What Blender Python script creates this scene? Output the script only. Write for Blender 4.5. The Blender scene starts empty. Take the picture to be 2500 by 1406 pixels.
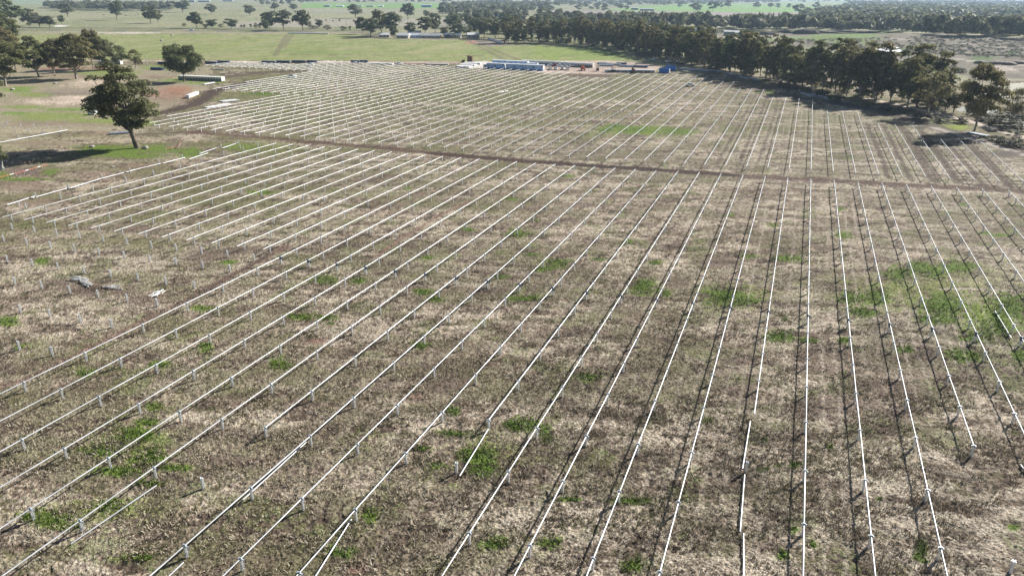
import bpy, bmesh, math, random
import numpy as np
from mathutils import Vector, Matrix

random.seed(7)
RNG = np.random.default_rng(11)
scene = bpy.context.scene
COL = scene.collection
R = math.radians

# ------------------------------------------------------------------ camera
PITCH, ROLL, FPX = 0.392809, 0.007218, 1734.0      # FPX: focal length in units of a 2500 wide frame
CAMH = 50.0
cam_d = bpy.data.cameras.new('drone_camera')
cam = bpy.data.objects.new('drone_camera', cam_d)
COL.objects.link(cam)
cam.matrix_world = Matrix.Translation((0, 0, CAMH)) @ Matrix.Rotation(math.pi/2 - PITCH, 4, 'X') @ Matrix.Rotation(ROLL, 4, 'Z')
cam_d.sensor_width = 36.0
cam_d.lens = FPX / 2500.0 * 36.0
cam_d.clip_start = 1.0
cam_d.clip_end = 80000.0
scene.camera = cam

# ------------------------------------------------------------------ light
SUN_EL = R(30.5)
SUN_AZ = R(39.8)                                   # from +x towards +y
world = bpy.data.worlds.new('World')
scene.world = world
world.use_nodes = True
wn = world.node_tree
bg = wn.nodes['Background']
sky = wn.nodes.new('ShaderNodeTexSky')
sky.sky_type = 'NISHITA'
sky.sun_disc = False
sky.sun_elevation = SUN_EL
sky.sun_rotation = math.pi/2 - SUN_AZ
wn.links.new(sky.outputs[0], bg.inputs[0])
bg.inputs[1].default_value = 0.05
sun_d = bpy.data.lights.new('sun', 'SUN')
sun_d.energy = 5.0
sun_d.angle = R(0.5)
sun_d.color = (1.0, 0.965, 0.91)
sun = bpy.data.objects.new('sun', sun_d)
COL.objects.link(sun)
sd = Vector((math.cos(SUN_EL)*math.cos(SUN_AZ), math.cos(SUN_EL)*math.sin(SUN_AZ), math.sin(SUN_EL)))
sun.rotation_euler = (-sd).to_track_quat('-Z', 'Y').to_euler()
sun.location = sd * 300
scene.view_settings.view_transform = 'Standard'
scene.view_settings.look = 'None'
scene.view_settings.exposure = 0.80
scene.view_settings.gamma = 1.0
scene.view_settings.use_curve_mapping = False
scene.render.engine = 'CYCLES'
scene.cycles.max_bounces = 5
scene.cycles.transparent_max_bounces = 6
scene.cycles.volume_bounces = 0

# ------------------------------------------------------------------ survey of the site
PHI = 0.371725                                     # bearing of the tracker rows against the y axis
U0, DU = -165.57, 6.1574                           # position of row 0 and row pitch across the rows
TUBE_H = 1.45
CP, SP = math.cos(PHI), math.sin(PHI)
TC = (-0.67176435, 0.18499215, -0.08155567, 0.84085883, 0.4095527, 0.25489384, -0.02560809, -0.06679311, -0.15291156)

def uv(x, y): return x*CP - y*SP, x*SP + y*CP
def xy(u, v): return u*CP + v*SP, -u*SP + v*CP

def terr(u, v):                                    # gentle rise of the field (levelled from the rows)
    u = np.clip(u, -240, 110)/100.0
    v = np.clip(v, 20, 500)/100.0
    return (TC[0] + TC[1]*u + TC[2]*v + TC[3]*u*u + TC[4]*u*v + TC[5]*v*v + TC[6]*v**3 + TC[7]*u*v*v + TC[8]*u*u*v)

def G0(px, py, dz=0.0):
    """ground point under a survey mark of the photograph"""
    a = (px - 1250)/FPX; b = -(py - 703)/FPX
    cr, sr = math.cos(ROLL), math.sin(ROLL)
    a, b = a*cr - b*sr, a*sr + b*cr
    X, Y, Z = a, math.cos(PITCH) + b*math.sin(PITCH), b*math.cos(PITCH) - math.sin(PITCH)
    z = 0.0
    for _ in range(25):
        t = (z + dz - CAMH)/Z
        u, v = uv(X*t, Y*t)
        z = .5*z + .5*float(terr(u, v))
    t = (z + dz - CAMH)/Z
    return X*t, Y*t

MOUNDS = []
def add_mound(px, py, rx, ry, h, rot=0.0, p=1.0):
    x, y = G0(px, py)
    MOUNDS.append((x, y, rx, ry, h, rot, p))
add_mound(2120, 104, 170, 120, 7.5, -.25)          # capped spoil hill beyond the tree belt
add_mound(2440, 150, 70, 45, 3.0, -.3)
add_mound(2400, 105, 120, 60, 4.0, -.2)
add_mound(165, 243, 15, 9, 1.3, 0.1)               # heaps of pale sand and clay
add_mound(215, 205, 17, 10, 1.0, 0.1)
add_mound(1652, 147, 6, 5, 3.2, 0.0)
add_mound(425, 221, 16, 18, 0.7, 0.0)
add_mound(700, 78, 200, 14, 0.8, 0.05)
PITS = []
def add_pit(pts, d):
    P = np.array([G0(*p) for p in pts]); PITS.append((P, float(np.percentile(hz(P[:, 0], P[:, 1]), 30))))

def inpoly(x, y, poly):
    c = np.zeros(np.shape(x), bool)
    n = len(poly); j = n-1
    for i in range(n):
        xi, yi = poly[i]; xj, yj = poly[j]
        if yi != yj:
            c ^= ((yi > y) != (yj > y)) & (x < (xj-xi)*(y-yi)/(yj-yi) + xi)
        j = i
    return c

def hz(x, y):
    x = np.asarray(x, float); y = np.asarray(y, float)
    u, v = uv(x, y)
    z = terr(u, v)
    for (mx, my, rx, ry, h, rot, p) in MOUNDS:
        c, s = math.cos(rot), math.sin(rot)
        dx, dy = x-mx, y-my
        d = ((dx*c+dy*s)/rx)**2 + ((-dx*s+dy*c)/ry)**2
        z = z + h*np.exp(-1.6*np.minimum(d, 20)**1.15)
    return z
add_pit([(2375, 240), (2396, 214), (2440, 203), (2520, 198), (2600, 225), (2490, 246)], 1.2)
add_pit([(2330, 262), (2370, 255), (2440, 266), (2445, 274), (2400, 277), (2340, 272)], .8)

_flat_G0 = G0
_ts = np.geomspace(.75, 1.06, 260)
def G0(px, py, dz=0.0):
    x, y = _flat_G0(px, py, dz)
    r2 = [(x-mx)**2+(y-my)**2 < (2.6*max(rx, ry)+30)**2 for (mx, my, rx, ry, h, rot, p) in MOUNDS]
    if not any(r2) or py < 72: return x, y
    zf = float(terr(*uv(x, y)))
    X = x*_ts; Y = y*_ts; Z = CAMH + (zf-CAMH)*_ts
    d = Z-hz(X, Y)
    k = np.nonzero(d <= 0)[0]
    if not len(k) or k[0] == 0: return x, y
    k = k[0]; f = d[k-1]/(d[k-1]-d[k])
    return float(X[k-1]+(X[k]-X[k-1])*f), float(Y[k-1]+(Y[k]-Y[k-1])*f)

def G(px, py):
    x, y = G0(px, py)
    return Vector((x, y, float(hz(x, y))))

def mpp(px, py):                                   # metres per photo pixel at that ground point
    p = G(px, py)
    w = p.y*math.cos(PITCH) - (p.z-CAMH)*math.sin(PITCH)
    return w/FPX

def height_to(p, pytop):
    """height of something standing at p whose top reaches the given mark"""
    lo, hi = 0.0, 60.0
    for _ in range(40):
        m = (lo+hi)/2
        Z = p.z + m - CAMH
        w = p.y*math.cos(PITCH) - Z*math.sin(PITCH)
        b = (p.y*math.sin(PITCH) + Z*math.cos(PITCH))/w
        a = p.x/w
        b = -a*math.sin(ROLL) + b*math.cos(ROLL)
        if 703 - FPX*b > pytop: lo = m
        else: hi = m
    return lo

# ------------------------------------------------------------------ helpers
def tag(o, label=None, cat=None, group=None, kind=None):
    if label: o['label'] = label
    if cat: o['category'] = cat
    if group: o['group'] = group
    if kind: o['kind'] = kind
    return o

def link(name, data, parent=None, loc=(0, 0, 0), rot=(0, 0, 0), scale=(1, 1, 1)):
    o = bpy.data.objects.new(name, data)
    COL.objects.link(o)
    o.location = loc; o.rotation_euler = rot; o.scale = scale
    if parent: o.parent = parent
    return o

def thing(name, label, cat, loc, rz=0.0, group=None, scale=(1, 1, 1)):
    o = link(name, None, None, loc, (0, 0, rz), scale)
    o.empty_display_size = .5
    return tag(o, label, cat, group)

def ordinal(n):
    return '%d%s' % (n, 'th' if 10 <= n % 100 <= 20 else {1: 'st', 2: 'nd', 3: 'rd'}.get(n % 10, 'th'))

class MB:
    def __init__(s): s.v = []; s.f = []; s.sm = []
    def _add(s, vs, fs, smooth=False):
        n = len(s.v); s.v += [tuple(q) for q in vs]; s.f += [tuple(i+n for i in f) for f in fs]; s.sm += [smooth]*len(fs)
        return s
    def box(s, c, d, rz=0.0, taper=(1, 1), rx=0.0, ry=0.0, off=(0, 0)):
        x, y, z = d[0]/2, d[1]/2, d[2]/2
        tx, ty = taper
        P = [(-x, -y, -z), (x, -y, -z), (x, y, -z), (-x, y, -z),
             (-x*tx+off[0], -y*ty+off[1], z), (x*tx+off[0], -y*ty+off[1], z), (x*tx+off[0], y*ty+off[1], z), (-x*tx+off[0], y*ty+off[1], z)]
        M = Matrix.Rotation(rz, 3, 'Z') @ Matrix.Rotation(ry, 3, 'Y') @ Matrix.Rotation(rx, 3, 'X')
        P = [M @ Vector(p) + Vector(c) for p in P]
        return s._add(P, [(0, 3, 2, 1), (4, 5, 6, 7), (0, 1, 5, 4), (1, 2, 6, 5), (2, 3, 7, 6), (3, 0, 4, 7)])
    def tube(s, pts, rad, n=6, cap=True, smooth=True):
        pts = [Vector(p) for p in pts]
        if not hasattr(rad, '__len__'): rad = [rad]*len(pts)
        vs = []; fs = []
        for k, p in enumerate(pts):
            d = (pts[min(k+1, len(pts)-1)] - pts[max(k-1, 0)]).normalized()
            a = d.cross(Vector((0, 0, 1)))
            if a.length < 1e-3: a = Vector((1, 0, 0))
            a.normalize(); b = a.cross(d)
            for j in range(n):
                t = 2*math.pi*j/n
                vs.append(p + (a*math.cos(t) + b*math.sin(t))*rad[k])
        for k in range(len(pts)-1):
            for j in range(n):
                fs.append((k*n+j, k*n+(j+1) % n, (k+1)*n+(j+1) % n, (k+1)*n+j))
        s._add(vs, fs, smooth)
        if cap:
            s._add(vs[:n], [tuple(range(n))[::-1]]); s._add(vs[-n:], [tuple(range(n))])
        return s
    def prism(s, prof, y0, y1):                    # profile in xz, extruded along y
        n = len(prof)
        vs = [(x, y0, z) for x, z in prof] + [(x, y1, z) for x, z in prof]
        fs = [(i, (i+1) % n, n+(i+1) % n, n+i) for i in range(n)]
        fs += [tuple(range(n))[::-1], tuple(range(n, 2*n))]
        return s._add(vs, fs)
    def mesh(s, name, mat):
        me = bpy.data.meshes.new(name)
        me.from_pydata(s.v, [], s.f)
        me.polygons.foreach_set('use_smooth', s.sm)
        bm = bmesh.new(); bm.from_mesh(me); bmesh.ops.recalc_face_normals(bm, faces=bm.faces); bm.to_mesh(me); bm.free()
        if mat: me.materials.append(mat)
        me.update()
        return me

def quads_mesh(name, V, nf, mat, smooth=False):
    """V: (nf*4,3) array, one quad per four vertices"""
    me = bpy.data.meshes.new(name)
    me.vertices.add(len(V)); me.vertices.foreach_set('co', V.astype(np.float32).ravel())
    me.loops.add(nf*4); me.loops.foreach_set('vertex_index', np.arange(nf*4, dtype=np.int32))
    me.polygons.add(nf)
    me.polygons.foreach_set('loop_start', np.arange(0, nf*4, 4, dtype=np.int32))
    me.polygons.foreach_set('loop_total', np.full(nf, 4, np.int32))
    if mat: me.materials.append(mat)
    me.update(calc_edges=True)
    return me

# ------------------------------------------------------------------ materials
def new_mat(name):
    m = bpy.data.materials.new(name); m.use_nodes = True
    return m, m.node_tree, m.node_tree.nodes['Principled BSDF']

def paint(name, col, rough=.6, metal=0.0, var=.12, scale=2.0, spec=.4, bump=0.0, dirt=None):
    """painted or bare surface with slight blotches of wear"""
    m, nt, p = new_mat(name)
    tc = nt.nodes.new('ShaderNodeTexCoord')
    nz = nt.nodes.new('ShaderNodeTexNoise'); nz.inputs['Scale'].default_value = scale; nz.inputs['Detail'].default_value = 5
    nt.links.new(tc.outputs['Object'], nz.inputs['Vector'])
    rp = nt.nodes.new('ShaderNodeValToRGB')
    d = dirt or [c*(1-var*2.2) for c in col]
    rp.color_ramp.elements[0].color = (*d, 1); rp.color_ramp.elements[0].position = .3
    rp.color_ramp.elements[1].color = (*[min(1, c*(1+var*.5)) for c in col], 1); rp.color_ramp.elements[1].position = .62
    nt.links.new(nz.outputs[0], rp.inputs[0]); nt.links.new(rp.outputs[0], p.inputs['Base Color'])
    p.inputs['Roughness'].default_value = rough; p.inputs['Metallic'].default_value = metal
    p.inputs['Specular IOR Level'].default_value = spec
    if bump:
        b = nt.nodes.new('ShaderNodeBump'); b.inputs['Strength'].default_value = bump
        nt.links.new(nz.outputs[0], b.inputs['Height']); nt.links.new(b.outputs[0], p.inputs['Normal'])
    return m

M_GALV = paint('galvanised_steel', (.50, .51, .52), .42, .4, .16, .35, .5)
M_POST = paint('galvanised_post', (.80, .80, .79), .5, .15, .06, 3.0, .5)
M_BRKT = paint('bearing_metal', (.62, .68, .74), .4, .4, .06, 6.0, .5)
M_DARKSTEEL = paint('dark_gear_housing', (.10, .13, .18), .5, .3, .1, 4.0)
M_WHITE = paint('white_paint', (.80, .80, .78), .5, 0, .05, .8)
M_SHEET = paint('white_sheet', (.82, .82, .80), .55, 0, .05, .7)
M_HUT = paint('hut_cladding', (.46, .66, .95), .5, 0, .04, .6)
M_HUTBASE = paint('hut_skirting', (.15, .30, .58), .6, 0, .06, .6)
M_GLASS = paint('window_glass', (.03, .05, .08), .1, 0, .05, 1.0, .8)
M_BLUE = paint('blue_container_paint', (.05, .22, .65), .5, 0, .1, .9)
M_BUNDLE = paint('bundled_steel', (.42, .48, .56), .45, .4, .12, .8)
M_SHADEBUNDLE = paint('shaded_bundled_tube', (.07, .11, .20), .5, .2, .12, .8)  # bundled steel darkened in its colour to stand for shade
M_CRATE = paint('pallet_carton', (.25, .24, .21), .8, 0, .15, 1.2)
M_WRAP = paint('pallet_wrap', (.80, .79, .76), .5, 0, .06, .8)
M_TYRE = paint('rubber', (.02, .02, .02), .8, 0, .1, 3.0, .2)
M_RED = paint('red_paint', (.33, .03, .03), .4, 0, .08, 1.0)
M_ORANGE = paint('orange_paint', (.62, .16, .05), .5, 0, .1, 1.0)
M_YELLOW = paint('machine_yellow', (.55, .44, .18), .5, 0, .12, 1.0)
M_BLACK = paint('black_paint', (.03, .03, .035), .5, 0, .1, 1.0)
M_BROWNM = paint('rusty_machine', (.20, .11, .07), .6, 0, .2, 1.2)
M_ROOF = paint('roof_sheet', (.62, .62, .62), .45, .1, .08, .4)
M_ROOFW = paint('white_roof_sheet', (.82, .82, .80), .45, 0, .05, .4)
M_WALLC = paint('cream_wall', (.46, .42, .36), .8, 0, .08, .4)
M_SHED = paint('shed_wall', (.22, .28, .28), .6, 0, .15, .4)
M_WOOD = paint('weathered_wood', (.22, .18, .14), .85, 0, .2, 2.0, .2)
M_CONC = paint('concrete', (.62, .60, .56), .85, 0, .08, .25, .2)
M_COW = paint('cow_hide', (.035, .03, .028), .8, 0, .1, 2.0, .2)
M_THATCH = paint('hay_stack', (.12, .10, .08), .95, 0, .25, .5, .1, .4)
M_TAPE = paint('orange_mesh', (.50, .16, .08), .7, 0, .05, 2.0, .2)
M_HIVIS = paint('hi_vis_cloth', (.75, .62, .10), .8, 0, .05, 5.0, .2)
M_CLOTH = paint('dark_work_clothes', (.04, .045, .06), .9, 0, .1, 5.0, .1)
M_SKIN = paint('skin', (.45, .28, .2), .6, 0, .05, 5.0, .2)
M_STUMP = paint('bleached_wood', (.55, .52, .47), .85, 0, .15, 2.0, .2)
M_BARK = paint('gum_bark', (.20, .165, .13), .9, 0, .25, .7, .1, .3)
M_PALEBARK = paint('pale_gum_bark', (.34, .30, .25), .85, 0, .25, .7, .1, .3)
M_STONE = paint('field_stone', (.40, .37, .33), .9, 0, .15, 1.0, .2, .3)

def leaf_mat(name, ramp, rough=.75, trans=.18):
    m, nt, p = new_mat(name)
    oi = nt.nodes.new('ShaderNodeObjectInfo')
    rp = nt.nodes.new('ShaderNodeValToRGB')
    els = rp.color_ramp.elements
    while len(els) < len(ramp): els.new(.5)
    for e, (pos, c) in zip(els, ramp): e.position = pos; e.color = (*c, 1)
    nt.links.new(oi.outputs['Random'], rp.inputs[0])
    tc = nt.nodes.new('ShaderNodeTexCoord')
    nz = nt.nodes.new('ShaderNodeTexNoise'); nz.inputs['Scale'].default_value = .45; nz.inputs['Detail'].default_value = 4
    nt.links.new(tc.outputs['Object'], nz.inputs['Vector'])
    mr = nt.nodes.new('ShaderNodeMapRange')
    mr.inputs[1].default_value = .3; mr.inputs[2].default_value = .7; mr.inputs[3].default_value = .55; mr.inputs[4].default_value = 1.5
    nt.links.new(nz.outputs[0], mr.inputs[0])
    mx = nt.nodes.new('ShaderNodeMix'); mx.data_type = 'RGBA'; mx.blend_type = 'MULTIPLY'; mx.inputs[0].default_value = 1
    ge = nt.nodes.new('ShaderNodeNewGeometry')
    ml = nt.nodes.new('ShaderNodeMapRange'); ml.inputs[3].default_value = .45; ml.inputs[4].default_value = 1.55
    nt.links.new(ge.outputs['Random Per Island'], ml.inputs[0])
    mm = nt.nodes.new('ShaderNodeMath'); mm.operation = 'MULTIPLY'
    nt.links.new(mr.outputs[0], mm.inputs[0]); nt.links.new(ml.outputs[0], mm.inputs[1])
    nt.links.new(rp.outputs[0], mx.inputs[6]); nt.links.new(mm.outputs[0], mx.inputs[7])
    nt.links.new(mx.outputs[2], p.inputs['Base Color'])
    p.inputs['Roughness'].default_value = rough; p.inputs['Specular IOR Level'].default_value = .25
    tr = nt.nodes.new('ShaderNodeBsdfTranslucent'); nt.links.new(mx.outputs[2], tr.inputs[0])
    ms = nt.nodes.new('ShaderNodeMixShader'); ms.inputs[0].default_value = trans
    nt.links.new(p.outputs[0], ms.inputs[1]); nt.links.new(tr.outputs[0], ms.inputs[2])
    nt.links.new(ms.outputs[0], nt.nodes['Material Output'].inputs[0])
    return m
M_LEAF = leaf_mat('gum_leaves', [(0, (0.141, 0.160, 0.061)), (.35, (0.192, 0.187, 0.079)), (.7, (0.220, 0.189, 0.090)), (1, (0.156, 0.179, 0.082))], .7, .45)
M_LEAFD = leaf_mat('dense_leaves', [(0, (0.122, 0.141, 0.058)), (1, (0.160, 0.160, 0.074))], .7, .4)
M_LEAFF = leaf_mat('far_leaves', [(0, (0.134, 0.160, 0.079)), (.5, (0.179, 0.179, 0.096)), (1, (0.147, 0.173, 0.102))], .7, .35)
M_SCRUB = leaf_mat('scrub_leaves', [(0, (.10, .10, .05)), (.5, (.15, .13, .09)), (1, (.09, .11, .05))])
M_WEED = leaf_mat('green_weed_leaves', [(0, (.09, .15, .04)), (1, (.12, .19, .05))])

# ------------------------------------------------------------------ ground
def _h(ix, iy, s):
    h = (ix.astype(np.int64)*374761393 + iy.astype(np.int64)*668265263 + s*1442695041) & 0xffffffff
    h = ((h ^ (h >> 13))*1274126177) & 0xffffffff
    h = h ^ (h >> 16)
    return (h & 0xffff).astype(np.float32)/65535.0
def vnoise(x, y, s=0):
    ix = np.floor(x); iy = np.floor(y)
    fx = (x-ix).astype(np.float32); fy = (y-iy).astype(np.float32)
    fx = fx*fx*(3-2*fx); fy = fy*fy*(3-2*fy)
    a = _h(ix, iy, s); b = _h(ix+1, iy, s); c = _h(ix, iy+1, s); d = _h(ix+1, iy+1, s)
    return (a*(1-fx)+b*fx)*(1-fy) + (c*(1-fx)+d*fx)*fy
def fbm(x, y, wl, octv=3, s=0, gain=.5):
    t = 0; a = 1.0; n = 0
    for k in range(octv):
        ca, sa = math.cos(.7*k+.3), math.sin(.7*k+.3)
        t = t + a*vnoise((x*ca-y*sa)/wl + 17.3*k, (x*sa+y*ca)/wl - 9.1*k, s+k*7)
        n += a; a *= gain; wl *= .5
    return t/n
def sm(a, b, x):
    t = np.clip((x-a)/(b-a), 0, 1)
    return t*t*(3-2*t)

ang_f = np.radians(np.linspace(-46, 46, 930))
ang_c = np.radians(np.linspace(46, 314, 64))[1:-1]
ANG = np.concatenate([ang_f, ang_c])               # bearing from +y towards +x
dep = np.radians(np.concatenate([np.linspace(89, 52, 14), np.linspace(51.5, 12, 560), np.linspace(11.94, 1.2, 230), np.linspace(1.15, .32, 34), [.25, .2, .15, .1]]))
RAD = CAMH/np.tan(dep)
NA, NR = len(ANG), len(RAD)
gx = (RAD[:, None]*np.sin(ANG)[None]).ravel(); gy = (RAD[:, None]*np.cos(ANG)[None]).ravel()
gr = np.repeat(RAD, NA)
gu, gv = uv(gx, gy)
gz = hz(gx, gy)
NV = len(gx)

# --- cover colours (albedo)
C = np.zeros((NV, 3), np.float32)
W = np.ones(NV, np.float32)                        # how rough the surface relief is
def lay(a, col):
    a = np.clip(a, 0, 1)[:, None]
    C[:] = C*(1-a) + np.array(col, np.float32)*a
n_f = fbm(gx, gy, .42, 2, 1, .7)                       # tufts
n_m = fbm(gx*.55, gy*1.1, 1.9, 4, 2, .62)
n_l = fbm(gx*.6, gy*1.2, 10., 4, 3, .55)
n_x = fbm(gx, gy, 45., 3, 4)
wx = gx + (fbm(gx, gy, 6., 3, 5)-.5)*7
wy = gy + (fbm(gx, gy, 6., 3, 6)-.5)*7
far_soft = sm(120, 420, gr)

warm = sm(.35, .65, fbm(gx, gy, 60., 2, 14))
lay(np.ones(NV), (.265, .215, .160))
lay(warm*.8, (.270, .205, .150))
n_s = fbm(gx*.30, gy*1.0, 3.2, 3, 15, .6)             # long low streaks of raked straw

s = .42*n_f + .58*n_m
lay(sm(.46, .64, s)*.92, (.52, .450, .350))
lay(sm(.50, .66, n_s)*.55, (.47, .395, .305))
lay(sm(.46, .32, n_s)*.60, (.130, .092, .068))       # bleached straw
lay(sm(.49, .35, s)*.9, (.082, .062, .046))       # darker between the tufts
k = sm(.50, .66, n_l*.65+n_m*.35)
lay(k*.6, (.145, .110, .088))                     # churned patches
left = sm(-40, -130, gu)*sm(40, 80, gv) + sm(200, 330, gv)*.9
k = sm(.52-.06*left, .66-.06*left, .45*n_l+.35*n_m+.2*n_f + .10*(n_x-.5))
lay(k*(.42+.2*left), (.165, .165, .068))          # olive regrowth
k = sm(.60, .72, fbm(gx, gy, 5.0, 3, 21)) * sm(.42, .6, n_f)
lay(k*.6, (.125, .160, .045))
k = sm(.50, .62, fbm(gx*.7, gy*1.2, 3.2, 3, 23))*sm(.62, .40, n_f)
lay(k*.40, (.135, .145, .058))
# old seed drill lines and wheel marks between the rows
rl = (gu-U0)/DU
lane = np.abs((rl % 1.0) - .5)
k = sm(.07, .02, np.abs(lane-.17))*sm(.42, .62, fbm(gu, gv, 22., 2, 8))
lay(k*.30*sm(10, 40, rl*DU), (.43, .37, .29))
k = sm(.55, .7, vnoise(gu*.9, gv*.06, 31))*sm(.4, .6, n_l)
lay(k*.25, (.16, .12, .09))
k = sm(.58, .72, vnoise(gu*.05, gv*.8, 33))*sm(.35, .6, fbm(gx, gy, 25., 2, 34))
lay(k*.35*sm(-20, 20, gu), (.45, .39, .31))

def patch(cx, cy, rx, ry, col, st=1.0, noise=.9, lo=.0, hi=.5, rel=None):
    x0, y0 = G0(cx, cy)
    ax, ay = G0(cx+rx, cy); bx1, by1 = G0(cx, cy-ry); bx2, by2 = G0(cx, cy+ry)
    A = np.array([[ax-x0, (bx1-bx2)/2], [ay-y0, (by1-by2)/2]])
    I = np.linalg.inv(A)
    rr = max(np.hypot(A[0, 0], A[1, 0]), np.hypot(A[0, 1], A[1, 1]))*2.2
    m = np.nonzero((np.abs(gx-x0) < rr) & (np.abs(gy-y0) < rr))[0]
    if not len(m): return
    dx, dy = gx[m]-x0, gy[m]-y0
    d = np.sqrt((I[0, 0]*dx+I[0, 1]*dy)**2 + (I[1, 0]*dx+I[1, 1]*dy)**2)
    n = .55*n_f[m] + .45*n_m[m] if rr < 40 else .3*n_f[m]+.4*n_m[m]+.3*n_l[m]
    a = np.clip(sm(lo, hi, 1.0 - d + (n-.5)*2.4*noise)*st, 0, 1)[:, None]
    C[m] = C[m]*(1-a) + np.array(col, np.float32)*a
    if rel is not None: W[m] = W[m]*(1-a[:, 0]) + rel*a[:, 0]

def polydist(P):
    P = np.array(P)
    lo = P.min(0)-25; hi = P.max(0)+25
    m = np.nonzero((gx > lo[0]) & (gx < hi[0]) & (gy > lo[1]) & (gy < hi[1]))[0]
    d = np.full(len(m), 1e9)
    sgn = np.zeros(len(m))
    for a, b in zip(P[:-1], P[1:]):
        ab = b-a; L = ab@ab
        t = np.clip(((wx2[m]-a[0])*ab[0] + (wy2[m]-a[1])*ab[1])/L, 0, 1)
        ex = wx2[m]-a[0]-t*ab[0]; ey = wy2[m]-a[1]-t*ab[1]
        dd = np.hypot(ex, ey)
        nw = dd < d
        d[nw] = dd[nw]; sgn[nw] = np.sign(ex*ab[1]-ey*ab[0])[nw]
    return m, d, sgn
wx2 = gx + (fbm(gx, gy, 5., 2, 41)-.5)*.9
wy2 = gy + (fbm(gx, gy, 5., 2, 42)-.5)*.9

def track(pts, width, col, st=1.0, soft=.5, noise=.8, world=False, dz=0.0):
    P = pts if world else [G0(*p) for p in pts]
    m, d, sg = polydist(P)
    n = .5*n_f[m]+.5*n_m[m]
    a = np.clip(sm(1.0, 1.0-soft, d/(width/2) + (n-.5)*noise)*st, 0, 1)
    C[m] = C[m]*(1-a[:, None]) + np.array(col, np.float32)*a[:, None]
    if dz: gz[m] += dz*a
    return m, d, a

def ruts(pts, gauge, w, col, st=1.0, world=False, dz=-.06):
    P = pts if world else [G0(*p) for p in pts]
    m, d, sg = polydist(P)
    n = .5*n_f[m]+.5*n_m[m]
    a = np.clip(sm(w, w*.3, np.abs(d-gauge/2)+(n-.5)*w)*st, 0, 1)
    C[m] = C[m]*(1-a[:, None]) + np.array(col, np.float32)*a[:, None]
    gz[m] += dz*a

def field(pts, col, st=1.0, edge=True):
    P = [G0(*p) for p in pts]
    k = inpoly(wx if edge else gx, wy if edge else gy, P).astype(np.float32)
    a = (k*st)[:, None]
    C[:] = C*(1-a) + np.array(col, np.float32)*a
    return k

MUD = (.075, .052, .042); MUD2 = (.13, .092, .072); LUSH = (.130, .190, .034); OLIVE = (.155, .180, .058)
SAND = (.60, .48, .38); REDC = (.33, .165, .105); PINK = (.55, .42, .35)

# land beyond the solar field
k_beyond = sm(500, 520, gv + (n_x-.5)*6)
lay(k_beyond, (.235, .235, .130))
FAR_N = fbm(gx*1.0, gy*.5, 90., 3, 51)
lay(k_beyond*sm(.5, .7, FAR_N)*.6, (.28, .27, .18))
field([(-300, 68), (60, 68), (900, 66), (1150, 60), (1420, 52), (1420, -3), (-600, -8)], (.285, .285, .165), .9)
mot = fbm(gx, gy*.4, 60., 4, 52)
lay(k_beyond*sm(.5, .68, mot)*.45, (.36, .33, .22))
lay(k_beyond*sm(.47, .33, mot)*.40, (.19, .215, .105))
field([(560, 68), (1090, 64), (1090, 46), (700, 48), (560, 56)], (.345, .315, .255), .85)
field([(700, 30), (1000, 34), (1000, 25), (700, 24)], (.33, .315, .25), .6)
field([(0, 16), (120, 12), (120, 2), (-200, -6), (-400, 8)], (.25, .31, .19), .8)
field([(735, 20), (1130, 22), (1150, 9), (735, 8)], (.19, .33, .085), .9)
field([(1080, 66), (1260, 62), (1260, 48), (1080, 50)], (.33, .30, .25), .8)
field([(1380, 50), (1480, 58), (1700, 55), (1960, 48), (1990, 33), (1700, 29), (1430, 27), (1340, 26)], (.30, .262, .225), .95)
field([(1470, 26), (1700, 29), (1990, 31), (2080, 24), (1960, 12), (1700, 9), (1560, 17)], (.195, .33, .085), .95)
field([(1900, 10), (2120, 14), (2120, 5), (1900, 3)], (.22, .31, .12), .7)
# the green crop paddock behind the field
k = field([(-100, 92), (60, 83), (700, 82), (870, 84), (940, 94), (1140, 99), (1190, 114), (1250, 112), (1430, 116), (1500, 128), (1570, 147), (1400, 150), (700, 149), (0, 145), (-300, 140)], (.255, .280, .105), 1.0)
a = k*sm(.45, .7, fbm(gu*1.0, gv*.35, 26., 3, 61))*.55
lay(a, (.32, .315, .165))
lay(k*sm(.55, .75, fbm(gu, gv*.3, 14., 3, 62))*.5, (.14, .21, .055))
rw = np.abs(((gu-U0)/DU*.5) % 1.0-.5)
lay(k*sm(.12, .04, rw)*.35*sm(.4, .6, fbm(gu, gv, 60., 2, 63)), (.33, .31, .19))
field([(1300, 112), (1430, 116), (1500, 128), (1565, 147), (1350, 150), (1300, 130)], (.21, .285, .06), .55)
lay(k*sm(.5, .7, fbm(gu*.8, gv*.25, 9., 4, 64))*.55, (.34, .31, .17))
lay(k*sm(.6, .75, vnoise(gu/5., gv/5., 65))*.4, (.15, .19, .07))
W[:] *= 1-.6*k
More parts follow.
